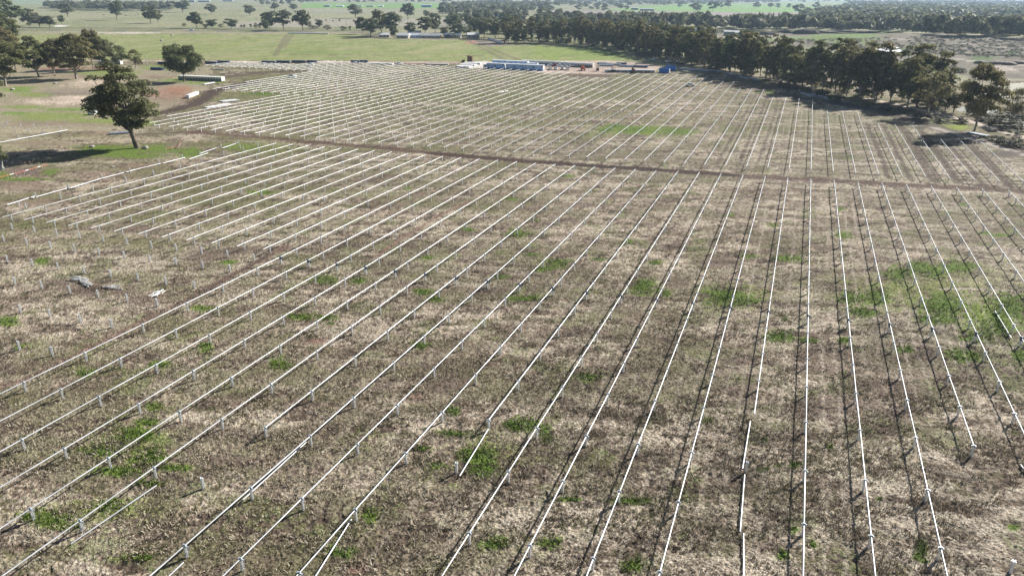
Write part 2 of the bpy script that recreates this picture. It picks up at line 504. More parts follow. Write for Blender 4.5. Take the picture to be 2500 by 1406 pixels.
# road, verges and tracks on the far side
track([(-200, 79), (60, 79), (450, 80), (700, 81), (880, 82)], 34, (.36, .295, .24), .8)
track([(-400, 70), (60, 74), (470, 76), (700, 78.5), (880, 80), (1000, 90)], 9, (.15, .14, .135), 1, .3, .1)
track([(-400, 64), (60, 68.5), (470, 71), (700, 74), (880, 76)], 22, (.12, .105, .085), .8, .6)
patch(300, 81, 110, 2.2, (.60, .52, .46), .9)
patch(150, 64, 22, 2.6, (.72, .68, .62), 1)
track([(860, 92), (1000, 96), (1140, 98), (1180, 97)], 20, (.30, .24, .19), .8)
field([(1138, 98), (1225, 98), (1262, 109), (1192, 114), (1165, 108)], (.27, .225, .185), .9)
patch(1150, 104, 18, 6, (.42, .24, .17), .8)
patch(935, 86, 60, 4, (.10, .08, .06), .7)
for a, b in [((1140, 99), (1240, 150)), ((1165, 106), (1275, 150)), ((700, 85), (672, 135)), ((715, 85), (690, 118)), ((672, 134), (1180, 136))]:
    ruts([a, b], 2.6, 1.3, (.17, .13, .10), .8, dz=0)
track([(-400, 143), (0, 147), (300, 149), (700, 151.5), (1130, 153), (1330, 151), (1480, 150), (1560, 156)], 10, PINK, .95, .4, .5)
track([(1560, 156), (1590, 165), (1560, 175), (1480, 178), (1330, 176), (1300, 172)], 16, PINK, .95, .4, .5)
# compound hard stand
field([(1120, 164), (1150, 155), (1280, 150), (1460, 151), (1560, 154), (1610, 162), (1600, 176), (1490, 181), (1340, 175), (1190, 168)], (.44, .345, .285), .92)
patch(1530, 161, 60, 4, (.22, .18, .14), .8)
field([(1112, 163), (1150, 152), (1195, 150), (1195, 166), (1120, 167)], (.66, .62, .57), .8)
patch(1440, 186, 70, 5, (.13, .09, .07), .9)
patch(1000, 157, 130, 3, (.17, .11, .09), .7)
track([(690, 153), (900, 155), (1130, 158)], 8, (.23, .16, .13), .8)
# right hand land: spoil hill, weeds, haul tracks
k = field([(1560, 82), (1800, 80), (2100, 74), (2300, 84), (2600, 96), (2700, 210), (2400, 200), (2280, 165), (2000, 118), (1800, 105), (1640, 120)], (.185, .160, .122), .95)
KHILL = k
lay(k*sm(.48, .66, fbm(gx, gy, 24., 4, 71))*.7, (.125, .105, .082))
lay(k*sm(.5, .7, fbm(gx, gy, 9., 3, 72))*.5, (.25, .23, .18))
field([(1690, 85), (1850, 88), (1990, 95), (1900, 99), (1760, 95), (1680, 92)], (.36, .335, .24), .8)
for q in [(1960, 93, 70, 6), (2060, 84, 110, 6), (2180, 79, 60, 3), (1880, 98, 40, 3)]: patch(*q, (.16, .235, .065), .85)
for q in [(2255, 110, 28, 6), (2205, 121, 20, 4), (2400, 140, 40, 7), (2470, 130, 25, 5), (2330, 112, 20, 3)]: patch(*q, (.10, .155, .05), .9)
for q in [(2270, 157, 40, 9), (2290, 170, 25, 10), (2020, 135, 18, 6)]: patch(*q, (.20, .265, .06), .9)
track([(2150, 96), (2250, 98), (2330, 104), (2450, 117), (2560, 130)], 7, (.45, .40, .34), .7)
track([(1850, 104), (1990, 106), (2060, 103), (2130, 97)], 6, (.43, .37, .30), .8)
track([(2210, 133), (2290, 141), (2390, 152), (2500, 160), (2600, 170)], 7, (.50, .43, .36), .9)
patch(2440, 168, 60, 10, (.44, .37, .31), .8)
patch(2470, 196, 60, 3, (.50, .45, .36), .9)
field([(2300, 210), (2420, 196), (2600, 190), (2700, 260), (2500, 262), (2440, 285), (2330, 282)], (.24, .205, .13), .7)
patch(2420, 290, 80, 14, (.20, .17, .13), .8)
field([(1960, 33), (2030, 38), (2060, 32), (1990, 27)], (.30, .29, .22), .7)
# farm track through the tree belt and the strip under the trees
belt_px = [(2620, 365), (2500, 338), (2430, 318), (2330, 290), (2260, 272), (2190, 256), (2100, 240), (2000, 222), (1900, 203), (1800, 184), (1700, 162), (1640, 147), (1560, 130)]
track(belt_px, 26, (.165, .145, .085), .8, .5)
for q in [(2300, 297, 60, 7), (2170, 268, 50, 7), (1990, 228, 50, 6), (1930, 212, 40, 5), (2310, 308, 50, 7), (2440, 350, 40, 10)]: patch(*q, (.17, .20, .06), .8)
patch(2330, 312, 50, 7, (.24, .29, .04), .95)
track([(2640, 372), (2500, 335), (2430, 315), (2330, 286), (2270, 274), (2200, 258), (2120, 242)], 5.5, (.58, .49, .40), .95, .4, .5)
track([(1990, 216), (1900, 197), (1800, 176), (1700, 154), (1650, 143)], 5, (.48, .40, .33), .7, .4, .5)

# yard on the left
field([(-60, 330), (330, 315), (420, 262), (500, 222), (520, 165), (0, 155), (-200, 200)], (.33, .285, .195), .8)
for q in [(300, 300, 160, 14), (150, 300, 120, 10), (420, 250, 90, 20), (200, 185, 120, 8), (380, 240, 60, 12), (60, 300, 80, 14)]: patch(*q, (.24, .175, .13), .6, 1.4, .0, .9)
for q in [(100, 318, 140, 10), (280, 318, 90, 8), (200, 340, 120, 12)]: patch(*q, (.42, .36, .25), .7, 1.4, .0, .9)
for q in [(120, 285, 130, 14), (60, 262, 70, 6), (90, 232, 60, 8), (30, 218, 50, 6), (260, 178, 90, 9), (390, 165, 60, 8), (250, 296, 90, 8), (340, 300, 60, 10)]:
    patch(*q, (.21, .26, .07), .85)
for q in [(170, 268, 90, 5), (50, 222, 40, 5), (30, 277, 40, 5), (435, 196, 60, 6), (500, 203, 60, 4), (60, 215, 40, 4)]: patch(*q, (.15, .25, .04), .8)
for q in [(165, 243, 72, 14), (100, 248, 60, 9), (210, 238, 55, 9)]: patch(*q, SAND, .85, 1.0, .0, .8)
for q in [(205, 203, 70, 9), (240, 197, 60, 6)]: patch(*q, SAND, .75, 1.1, .0, .8)
patch(170, 222, 100, 7, (.27, .22, .17), .8); patch(170, 230, 70, 4, (.18, .15, .13), .7)
patch(430, 219, 66, 18, REDC, .85, 1.1, .0, .8); patch(400, 232, 60, 12, (.26, .15, .11), .7, 1.2, .0, .8); patch(380, 228, 40, 12, (.36, .22, .16), .8)
patch(240, 167, 70, 3, REDC, .8); patch(130, 168, 60, 3, (.30, .13, .09), .8)
patch(390, 190, 50, 6, (.24, .17, .13), .7)
patch(20, 350, 200, 26, (.35, .32, .20), .5)
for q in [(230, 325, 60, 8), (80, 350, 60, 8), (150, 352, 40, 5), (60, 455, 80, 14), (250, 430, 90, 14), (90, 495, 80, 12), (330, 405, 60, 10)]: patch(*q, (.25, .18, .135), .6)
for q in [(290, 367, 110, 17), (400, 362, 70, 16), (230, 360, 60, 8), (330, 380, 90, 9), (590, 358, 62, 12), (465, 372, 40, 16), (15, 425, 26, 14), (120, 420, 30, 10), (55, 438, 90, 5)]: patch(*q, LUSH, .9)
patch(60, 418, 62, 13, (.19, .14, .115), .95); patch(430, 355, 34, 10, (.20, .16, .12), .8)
# muddy ways
track([(330, 330), (420, 325), (500, 322), (520, 322)], 5, (.12, .09, .07), .8)
track([(460, 322), (560, 330), (700, 341), (820, 352), (900, 358), (1100, 378), (1250, 391), (1400, 401), (1600, 414), (1800, 428), (2000, 440), (2250, 453), (2520, 467)], 8.0, (.135, .088, .066), .9, .7, 1.1, dz=-.05)
track([(1060, 374), (1250, 391), (1400, 401.5), (1600, 414), (1760, 424.5)], 7.0, (.070, .045, .036), .95, .6, 1.0, dz=-.06)
track([(1330, 396), (1500, 407), (1650, 417), (1800, 428)], 3.0, (.045, .035, .030), .85, .5, 1.0, dz=-.05)
ruts([(700, 342), (900, 359), (1100, 379), (1400, 402), (1800, 428.5), (2250, 453), (2500, 466)], 2.4, .6, MUD, .8)
ruts([(1800, 432), (2000, 443), (2250, 457), (2500, 470)], 2.4, .6, (.10, .075, .06), .7)
track([(360, 283), (420, 270), (470, 257), (500, 240), (520, 225), (590, 205), (620, 201)], 12, MUD, .9, .6, 1.1)
track([(500, 225), (540, 218), (560, 216)], 10, MUD, .7, .6, 1.1)
track([(545, 190), (620, 180), (700, 176), (760, 172)], 14, (.12, .088, .07), .9, .6, 1.1)
track([(545, 182), (640, 176), (740, 174)], 7, MUD, .8, .6, 1.1)
track([(430, 285), (560, 258), (640, 245)], 10, (.22, .17, .13), .6)
track([(-30, 955), (60, 925), (200, 858), (330, 795), (460, 730), (560, 672), (640, 632), (700, 600)], 2.4, (.20, .135, .105), .8, .6, 1.0)
track([(440, 742), (520, 698), (600, 652), (660, 618)], 2.2, (.125, .088, .07), .8, .6, 1.0)
track([(450, 890), (510, 860), (560, 832), (600, 812)], 1.2, (.16, .12, .095), .8)
track([(920, 625), (970, 590), (1050, 540), (1120, 502), (1150, 490)], 1.6, (.22, .14, .11), .8)
track([(860, 530), (950, 505), (1010, 488)], 1.4, (.17, .12, .095), .7)
# deep ruts at the right of the far block and a dark strip by the belt
for i in (32.45, 33.4, 33.6, 34.4, 34.6, 35.45, 36.4, 36.6, 31.5, 24.5, 23.5, 25.45):
    v1 = {24.5: 400, 23.5: 420, 25.45: 390}.get(i, 330 if i < 35 else 300)
    P = [xy(U0+i*DU+random.uniform(-.3, .3), vv) for vv in np.linspace(232, v1, 8)]
    track(P, 2.6 if i > 30 else 1.8, MUD, .75 if i > 30 else .5, .7, 1.3, world=True, dz=-.05)
track([(1760, 205), (1850, 218), (1950, 238), (2040, 252), (2130, 268), (2250, 300), (2330, 325), (2480, 365)], 14, (.105, .082, .068), .85, .6, 1.2)  # dark mud with the shade of the belt painted in
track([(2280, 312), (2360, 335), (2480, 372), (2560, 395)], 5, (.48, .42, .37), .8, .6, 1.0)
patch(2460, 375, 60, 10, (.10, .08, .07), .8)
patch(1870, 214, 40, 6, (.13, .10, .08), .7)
# churned corners in the near field
for q in [(205, 705, 70, 22), (300, 712, 40, 12), (140, 690, 50, 10), (350, 735, 50, 14), (520, 622, 80, 16), (590, 612, 60, 12), (330, 560, 80, 12), (900, 440, 60, 8), (950, 430, 40, 6), (1010, 475, 40, 6), (540, 1125, 60, 16), (500, 1160, 40, 16), (760, 830, 60, 12), (770, 780, 40, 6), (230, 942, 26, 8), (1240, 1110, 40, 18), (2060, 985, 120, 30), (1960, 1000, 60, 26), (2200, 1010, 60, 20), (880, 1385, 70, 20), (1100, 940, 60, 18), (1880, 1330, 50, 18), (1010, 970, 40, 14), (2120, 940, 60, 14), (1750, 640, 60, 14), (1650, 690, 40, 14), (1820, 880, 70, 14), (2000, 900, 60, 14), (1430, 500, 60, 6), (1500, 480, 60, 6), (1580, 470, 50, 5), (1390, 470, 40, 5)]:
    patch(*q, (.155, .112, .088), .75, 1.1)
patch(230, 705, 40, 10, MUD, .8, 1.0); patch(770, 832, 30, 7, (.26, .155, .115), .8); patch(1015, 968, 20, 6, (.30, .19, .14), .7); patch(880, 1392, 40, 12, (.24, .15, .115), .8); patch(1240, 1108, 18, 8, (.27, .19, .15), .7)
rr = random.Random(5)
for _ in range(34):                                # turning circles of the pile driver and loaders
    u = rr.uniform(-100, 70); v = rr.uniform(45, 200); x, y = xy(u, v)
    r0 = rr.uniform(1.6, 4.5); a0 = rr.uniform(0, 6.3); al = rr.uniform(1.5, 4.5)
    P = [(x+r0*math.cos(a0+al*t), y+r0*math.sin(a0+al*t)*.9) for t in np.linspace(0, 1, 8)]
    ruts(P, 1.7 if rr.random() < .5 else .02, rr.uniform(.2, .42), MUD, rr.uniform(.25, .6), world=True, dz=-.08)
# fresh green patches
GREENS = [(325, 1062, 60, 22), (360, 1030, 34, 12), (250, 1100, 60, 18), (360, 1116, 50, 30), (300, 1150, 60, 14), (110, 1262, 70, 18), (150, 1282, 60, 12), (430, 1141, 40, 9), (370, 1180, 40, 10), (270, 1235, 40, 18), (340, 1360, 50, 10), (835, 1345, 46, 14), (905, 1260, 24, 22), (1106, 1004, 20, 12), (1110, 1058, 58, 9), (1160, 1110, 55, 22), (1178, 1140, 42, 28), (1066, 1134, 20, 10), (1030, 1094, 25, 8), (1268, 1037, 46, 18), (1333, 1060, 17, 30), (1430, 920, 40, 12), (1344, 1325, 34, 19), (1387, 1219, 32, 7), (1538, 1222, 64, 11), (1545, 1380, 36, 22), (1207, 1325, 34, 18), (1730, 1027, 14, 10), (1870, 1073, 8, 8), (2025, 1090, 10, 5), (1942, 1134, 15, 10), (1902, 1136, 12, 6), (1860, 1145, 18, 6), (1910, 1354, 15, 14), (2250, 1338, 17, 34), (1938, 1292, 11, 12), (1984, 1328, 8, 10), (2475, 1285, 20, 11), (2478, 1055, 12, 5), (2143, 1218, 12, 5), (1906, 820, 44, 17), (1975, 830, 32, 9), (1924, 630, 44, 10), (1830, 625, 30, 7), (1773, 724, 60, 26), (1816, 737, 40, 13), (1787, 524, 14, 5), (1888, 549, 14, 5), (2054, 508, 12, 6), (2061, 573, 24, 11), (2140, 724, 34, 24), (2194, 668, 44, 22), (2250, 652, 46, 18), (2284, 664, 40, 18), (2338, 650, 56, 20), (2079, 724, 40, 20), (2104, 762, 46, 14), (2302, 745, 66, 30), (2284, 778, 60, 18), (2464, 748, 60, 40), (2428, 800, 46, 26), (2392, 825, 56, 22), (2356, 868, 56, 20), (2442, 575, 25, 6), (2406, 569, 18, 5), (2349, 499, 14, 5), (2208, 853, 20, 11), (1917, 778, 10, 6), (2060, 832, 20, 8), (1621, 717, 20, 10), (2489, 868, 20, 28), (1571, 700, 38, 25), (1359, 642, 42, 13), (1326, 657, 32, 8), (1276, 729, 55, 9), (1297, 621, 18, 5), (1460, 632, 25, 5), (1031, 714, 25, 9), (1063, 730, 20, 8), (1222, 675, 24, 7), (786, 682, 36, 13), (743, 772, 38, 9), (873, 685, 28, 9), (1045, 630, 15, 5), (995, 459, 12, 4), (1027, 842, 24, 11), (808, 790, 12, 4), (1143, 560, 20, 6), (1262, 570, 34, 12), (1308, 538, 12, 5), (1535, 590, 12, 6), (1251, 486, 20, 4), (1384, 430, 18, 3.5), (104, 637, 20, 10), (22, 784, 28, 14), (47, 846, 16, 8), (493, 752, 34, 9), (389, 889, 32, 11), (504, 849, 22, 16), (209, 910, 24, 13), (378, 993, 24, 14), (738, 774, 36, 9), (795, 684, 38, 13), (684, 889, 30, 14), (560, 640, 24, 5), (635, 229, 46, 5), (1545, 317, 86, 12), (1650, 321, 60, 12), (1500, 308, 40, 7), (1480, 318, 30, 8), (795, 775, 30, 8), (640, 470, 40, 6), (1880, 225, 14, 5), (1850, 226, 10, 3), (1600, 640, 20, 6)]
for q in [(2300, 700, 240, 70), (2440, 790, 150, 80), (2150, 720, 130, 50), (1800, 725, 110, 40), (1580, 318, 170, 20), (640, 360, 120, 18), (330, 1090, 130, 70), (1180, 1110, 130, 60), (250, 1250, 160, 40)]:
    patch(*q, (.185, .215, .058), .65, 1.5, .0, 1.0)
for q in [(2430, 770, 110, 60), (2310, 745, 90, 40), (1560, 316, 120, 13)]: patch(*q, (.185, .260, .042), .88, 1.3, .05, .7)
for q in GREENS:
    patch(q[0], q[1], q[2]*1.15, q[3]*1.2, OLIVE, .7, 1.3, .0, .8, rel=1.3)
    patch(*q, LUSH, .92, 1.2, .0, .6, rel=1.6)
    patch(q[0], q[1], q[2]*.7, q[3]*.7, (.068, .112, .020), .5, 1.5, .1, .5)
# pale scraped strips in the green at the right, parallel to the rows
for i, va, vb in [(31.35, 110, 128), (31.65, 108, 126), (32.3, 118, 150), (32.6, 112, 150), (30.3, 96, 120), (30.6, 100, 140), (33.3, 120, 134), (29.35, 130, 190), (29.7, 140, 200), (28.4, 60, 110), (28.7, 60, 105), (27.5, 80, 190), (26.4, 110, 180)]:
    P = [xy(U0+i*DU, vv) for vv in np.linspace(va, vb, 5)]
    track(P, .6, (.46, .39, .31), .5, .8, 1.6, world=True)
ruts([(2300, 705), (2400, 706), (2480, 712)], .02, .8, (.48, .41, .33), .8, dz=0)
ruts([(2230, 815), (2330, 838), (2480, 850)], .02, .8, (.45, .38, .30), .7, dz=0)

# --- relief
near = sm(330, 90, gr)
tuft = (n_f-.5)*.17*W + (n_m-.5)*.20*W + (vnoise(gx/.23, gy/.23, 91)-.5)*.13*W
gz = gz + near*tuft + sm(60, 300, gr)*(fbm(gx, gy, 14., 3, 92)-.5)*.25*sm(2500, 600, gr)
for P, d in PITS:
    k = inpoly(gx + (n_l-.5)*4, gy + (n_l-.5)*4, P)
    gz = np.where(k, np.minimum(gz, d-.9), gz)
C *= (1 + (vnoise(gx/1.1, gy/1.1, 95)-.5)*.25)[:, None]

me = bpy.data.meshes.new('ground')
co = np.stack([gx, gy, gz], 1).astype(np.float32)
co = np.vstack([co, [[0, 0, float(hz(0, 0))]]]).astype(np.float32)
idx = np.arange(NV, dtype=np.int32).reshape(NR, NA)
a = idx[:-1]; b = np.roll(idx, -1, 1)[:-1]; c2 = np.roll(idx, -1, 1)[1:]; d2 = idx[1:]
quads = np.stack([a, d2, c2, b], -1).reshape(-1, 4)
tri = np.stack([np.full(NA, NV, np.int32), idx[0], np.roll(idx[0], -1)], -1)
me.vertices.add(NV+1); me.vertices.foreach_set('co', co.ravel())
loops = np.concatenate([quads.ravel(), tri.ravel()]).astype(np.int32)
me.loops.add(len(loops)); me.loops.foreach_set('vertex_index', loops)
nq, ntr = len(quads), len(tri)
me.polygons.add(nq+ntr)
me.polygons.foreach_set('loop_start', np.concatenate([np.arange(nq)*4, nq*4+np.arange(ntr)*3]).astype(np.int32))
me.polygons.foreach_set('loop_total', np.concatenate([np.full(nq, 4), np.full(ntr, 3)]).astype(np.int32))
me.update(calc_edges=True)
at = me.color_attributes.new('cover', 'FLOAT_COLOR', 'POINT')
cc = np.ones((NV+1, 4), np.float32); cc[:NV, :3] = C; cc[NV, :3] = (.28, .23, .17)
at.data.foreach_set('color', cc.ravel())
me.polygons.foreach_set('use_smooth', np.zeros(nq+ntr, bool))
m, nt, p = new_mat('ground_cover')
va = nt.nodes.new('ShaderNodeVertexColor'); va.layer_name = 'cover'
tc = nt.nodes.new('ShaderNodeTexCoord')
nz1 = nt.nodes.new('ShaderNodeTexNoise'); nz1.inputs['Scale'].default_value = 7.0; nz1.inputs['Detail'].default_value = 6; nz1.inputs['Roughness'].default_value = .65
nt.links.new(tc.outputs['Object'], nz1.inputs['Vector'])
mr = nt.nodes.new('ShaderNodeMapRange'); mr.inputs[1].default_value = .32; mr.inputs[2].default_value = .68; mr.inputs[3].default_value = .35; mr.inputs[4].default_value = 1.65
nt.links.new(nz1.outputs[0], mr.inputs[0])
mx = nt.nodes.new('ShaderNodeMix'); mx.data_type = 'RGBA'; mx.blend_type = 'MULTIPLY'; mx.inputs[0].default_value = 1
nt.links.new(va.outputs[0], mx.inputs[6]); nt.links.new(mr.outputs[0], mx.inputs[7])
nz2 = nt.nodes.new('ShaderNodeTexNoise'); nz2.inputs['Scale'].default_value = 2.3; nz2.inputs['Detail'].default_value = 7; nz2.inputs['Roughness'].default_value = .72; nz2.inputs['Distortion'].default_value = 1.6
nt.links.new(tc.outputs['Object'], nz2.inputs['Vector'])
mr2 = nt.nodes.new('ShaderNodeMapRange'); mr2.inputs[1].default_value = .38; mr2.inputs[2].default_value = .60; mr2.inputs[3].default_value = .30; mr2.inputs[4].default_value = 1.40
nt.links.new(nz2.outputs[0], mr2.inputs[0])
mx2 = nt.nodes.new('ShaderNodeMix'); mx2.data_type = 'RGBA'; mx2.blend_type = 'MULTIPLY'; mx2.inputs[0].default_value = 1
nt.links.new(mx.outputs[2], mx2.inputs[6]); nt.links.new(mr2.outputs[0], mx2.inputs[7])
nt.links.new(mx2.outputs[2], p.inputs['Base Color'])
p.inputs['Roughness'].default_value = .95; p.inputs['Specular IOR Level'].default_value = .1
bp = nt.nodes.new('ShaderNodeBump'); bp.inputs['Strength'].default_value = .9; bp.inputs['Distance'].default_value = .16
nt.links.new(nz1.outputs[0], bp.inputs['Height']); nt.links.new(bp.outputs[0], p.inputs['Normal'])
me.materials.append(m)
ground = link('ground', me)
tag(ground, 'dry mown paddock with straw, mud ruts and green patches', None, None, 'structure')

# tufts of dry and green grass over the near field
def tufts(name, label, n, sel, cols, hgt, seed):
    rng = np.random.default_rng(seed)
    nn = n*9
    a_ = np.radians(rng.uniform(-41, 41, nn)); r_ = np.sqrt(rng.uniform(44**2, 175**2, nn))
    r_ = 44 + (r_-44)*rng.uniform(.3, 1, nn)
    x = r_*np.sin(a_); y = r_*np.cos(a_)
    keep = sel(x, y, rng) & (r_ > 44)
    x = x[keep][:n]; y = y[keep][:n]; n = len(x)
    z = hz(x, y)
    k = 3
    X = np.repeat(x, k) + rng.normal(0, .10, n*k); Y = np.repeat(y, k) + rng.normal(0, .10, n*k); Z = np.repeat(z, k) - .06
    h = hgt*rng.uniform(.5, 1.5, n*k); w = hgt*rng.uniform(.25, .6, n*k); t = rng.uniform(0, 6.283, n*k)
    lx = rng.normal(0, .55, n*k)*h; ly = rng.normal(0, .55, n*k)*h
    B = np.stack([X, Y, Z], 1); D = np.stack([np.cos(t)*w/2, np.sin(t)*w/2, np.zeros(n*k)], 1); T = np.stack([lx, ly, h+.06], 1)
    V = np.stack([B-D, B+D, B+T+D*.25, B+T-D*.25], 1).reshape(-1, 3)
    me = quads_mesh(name, V, n*k, cols)
    return tag(link(name, me), label, None, None, 'stuff')
def blade_mat(name, c0, c1):
    m, nt, p = new_mat(name)
    tcb = nt.nodes.new('ShaderNodeTexCoord'); nb = nt.nodes.new('ShaderNodeTexNoise'); nb.inputs['Scale'].default_value = 1.3; nb.inputs['Detail'].default_value = 3
    nt.links.new(tcb.outputs['Object'], nb.inputs['Vector'])
    rb = nt.nodes.new('ShaderNodeValToRGB'); rb.color_ramp.elements[0].position = .35; rb.color_ramp.elements[1].position = .62
    rb.color_ramp.elements[0].color = (*c0, 1); rb.color_ramp.elements[1].color = (*c1, 1)
    nt.links.new(nb.outputs[0], rb.inputs[0]); nt.links.new(rb.outputs[0], p.inputs['Base Color']); p.inputs['Roughness'].default_value = .85; p.inputs['Specular IOR Level'].default_value = .15
    return m
M_STRAW = blade_mat('straw_blades', (.22, .19, .12), (.56, .49, .38))
M_BLADE = blade_mat('green_blades', (.11, .15, .03), (.19, .27, .05))
def sel_dry(x, y, rng): return fbm(x*.7, y*1.2, 2.6, 3, 77) + rng.uniform(-.12, .12, len(x)) > .50
GP = []
for q in GREENS:
    if q[1] < 420: continue
    x0, y0 = G0(q[0], q[1]); ax, ay = G0(q[0]+q[2], q[1]); bx1, by1 = G0(q[0], q[1]-q[3]); bx2, by2 = G0(q[0], q[1]+q[3])
    GP.append((x0, y0, np.linalg.inv(np.array([[ax-x0, (bx1-bx2)/2], [ay-y0, (by1-by2)/2]]))))
def sel_green(x, y, rng):
    k = np.zeros(len(x), bool)
    for x0, y0, I in GP:
        dx, dy = x-x0, y-y0
        k |= (I[0, 0]*dx+I[0, 1]*dy)**2 + (I[1, 0]*dx+I[1, 1]*dy)**2 < rng.uniform(.3, 1.2, len(x))
    return k
tufts('dry_grass', 'bleached straw tufts over the mown field', 46000, sel_dry, M_STRAW, .24, 5)
tufts('green_grass', 'fresh green grass tufts in the damp patches', 14000, sel_green, M_BLADE, .22, 6)

# ponds
m, nt, p = new_mat('pond_water')
p.inputs['Base Color'].default_value = (.16, .14, .10, 1); p.inputs['Roughness'].default_value = .06; p.inputs['IOR'].default_value = 1.33
nz = nt.nodes.new('ShaderNodeTexNoise'); nz.inputs['Scale'].default_value = .9
tcn = nt.nodes.new('ShaderNodeTexCoord'); nt.links.new(tcn.outputs['Object'], nz.inputs['Vector'])
bp = nt.nodes.new('ShaderNodeBump'); bp.inputs['Strength'].default_value = .05
nt.links.new(nz.outputs[0], bp.inputs['Height']); nt.links.new(bp.outputs[0], p.inputs['Normal'])
for P, d in PITS:
    z = d - .25
    c0 = P.mean(0); Q = c0 + (P-c0)*1.12
    o = link('pond_water', MB()._add([(q[0], q[1], z) for q in Q], [tuple(range(len(Q)))]).mesh('pond_water', m))
    tag(o, None, None, None, 'structure')

# ------------------------------------------------------------------ tracker rows
def make_post_mesh():
    b = MB(); h0, h1 = -.4, TUBE_H-.10                 # rolled steel pile: two flanges and a web
    zc, hh = (h0+h1)/2, h1-h0
    b.box((0, -.10, zc), (.20, .020, hh)); b.box((0, .10, zc), (.20, .020, hh)); b.box((0, 0, zc), (.018, .18, hh))
    b.box((0, 0, h1+.008), (.22, .22, .016))
    return b.mesh('post', M_POST)
def make_bearing_mesh():
    b = MB(); z = TUBE_H
    b.tube([(0, -.07, z), (0, .07, z)], .175, 10)
    b.box((0, 0, z-.075), (.50, .12, .05)); b.box((-.22, 0, z+.0), (.06, .12, .16)); b.box((.22, 0, z+.0), (.06, .12, .16))
    b.box((0, 0, z+.165), (.30, .10, .04))
    return b.mesh('bearing', M_BRKT)
def make_cap_mesh():                                   # open bearing cradle on a pile that waits for its tube
    b = MB(); z = TUBE_H-.06
    b.box((-.11, 0, z+.03), (.05, .14, .22)); b.box((.11, 0, z+.03), (.05, .14, .22)); b.box((0, 0, z-.01), (.36, .16, .04))
    return b.mesh('bearing_cradle', M_BRKT)
def make_drive_mesh():
    b = MB(); z = TUBE_H
    b.tube([(0, -.16, z), (0, .16, z)], .26, 12); b.box((0, 0, z-.28), (.34, .26, .30)); b.tube([(.1, 0, z-.22), (.62, 0, z-.22)], .10, 8)
    return b.mesh('slew_drive', M_DARKSTEEL)
def make_strut_mesh():
    b = MB(); b.tube([(.30, .12, TUBE_H-.05), (.20, .10, .55)], .03, 5); b.box((.12, .08, .55), (.22, .06, .05)); b.box((.18, .06, TUBE_H-.06), (.34, .06, .05))
    return b.mesh('damper', M_BRKT)
def make_brace_mesh():
    b = MB(); b.tube([(.08, 0, TUBE_H-.3), (.55, 0, -.2)], .05, 5); b.tube([(-.08, 0, TUBE_H-.3), (-.55, 0, -.2)], .05, 5)
    return b.mesh('brace_leg', M_POST)
ME_POST, ME_BEAR, ME_CAP, ME_DRIVE, ME_STRUT, ME_BRACE = make_post_mesh(), make_bearing_mesh(), make_cap_mesh(), make_drive_mesh(), make_strut_mesh(), make_brace_mesh()
RTUBE = .085
# shorter piles with the bearing in one piece for the far block
b = MB(); b.box((0, 0, TUBE_H/2-.25), (.15, .17, TUBE_H+.3)); b.tube([(0, -.07, TUBE_H), (0, .07, TUBE_H)], .16, 6); b.box((0, 0, TUBE_H-.09), (.44, .12, .05))
ME_FARPOST = b.mesh('post', M_POST)

def gz_at(u, v):
    x, y = xy(u, v); return float(hz(x, y))

rrow = random.Random(3)
def row(name, label, group, i, v0, v1, posts, far=False, centre=None, brackets=False):
    u = U0 + i*DU
    x, y = xy(u, v0); z0 = gz_at(u, v0)
    t = thing(name, label, 'tracker row', (x, y, z0), -PHI, group)
    vs = sorted(set([v0, v1] + [p for p in posts if v0 < p < v1]))
    pts = []
    for v in vs:
        pts.append((rrow.uniform(-.02, .02), v-v0, gz_at(u, v)-z0+TUBE_H+rrow.uniform(-.02, .02)))
    mb = MB(); mb.tube(pts, RTUBE, 8)
    link('torque_tube', mb.mesh('torque_tube', M_GALV), t)
    for v in posts:
        if not (v0-.3 <= v <= v1+.3): continue
        dz = gz_at(u, v)-z0
        rt = (rrow.uniform(-.012, .012), rrow.uniform(-.012, .012), rrow.uniform(-.05, .05))
        p = link('post', ME_FARPOST if far else ME_POST, t, (0, v-v0, dz), rt)
        if not far:
            if centre is not None and abs(v-centre) < .1:
                link('slew_drive', ME_DRIVE, p); link('brace_leg', ME_BRACE, p)
            else:
                link('bearing', ME_BEAR, p)
            if centre is not None and (abs(v-centre+73.4) < .1 or abs(v-centre+44.3) < .1 or abs(v-centre-42.8) < .1):
                link('damper', ME_STRUT, p)
    if brackets:
        bb = MB(); v = v0+1.0
        while v < v1-.5:
            zz = gz_at(u, v)-z0+TUBE_H+.13
            bb.box((0, v-v0, zz), (.62, .07, .07)); v += 1.17
        o = link('module_brackets', bb.mesh('module_brackets', M_GALV), t); tag(o, kind='stuff')
    return t

OFF_F = [5, 13.5, 22.8, 32.2, 42.8, 52.3, 62.4, 71.4, 81, 90.3, 97.6]
OFF_N = [0, -6.9, -16.1, -24.7, -33.9, -44.3, -53.6, -64.1, -73.4, -82.7, -92]
loose = []
for i in range(0, 37):
    c = 100.0 + .625*i
    v1 = c + 99.4 - (1.2 if 8 <= i <= 21 else 0)
    posts = [c+o for o in OFF_N+OFF_F]
    vn = c - 95
    if i <= 11: vn = c + 3.0
    if i == 18: vn = c - 53.9
    if i == 22: vn = c - 44.6
    if i == 27: vn = c - 33.6
    if i == 31: vn = c - 34.0
    lab = 'long steel tracker row on the near side of the dirt track, %s from the left' % ordinal(i+1)
    row('tracker_row', lab, 'tracker rows in the near block', i, vn, v1, posts, False, c)

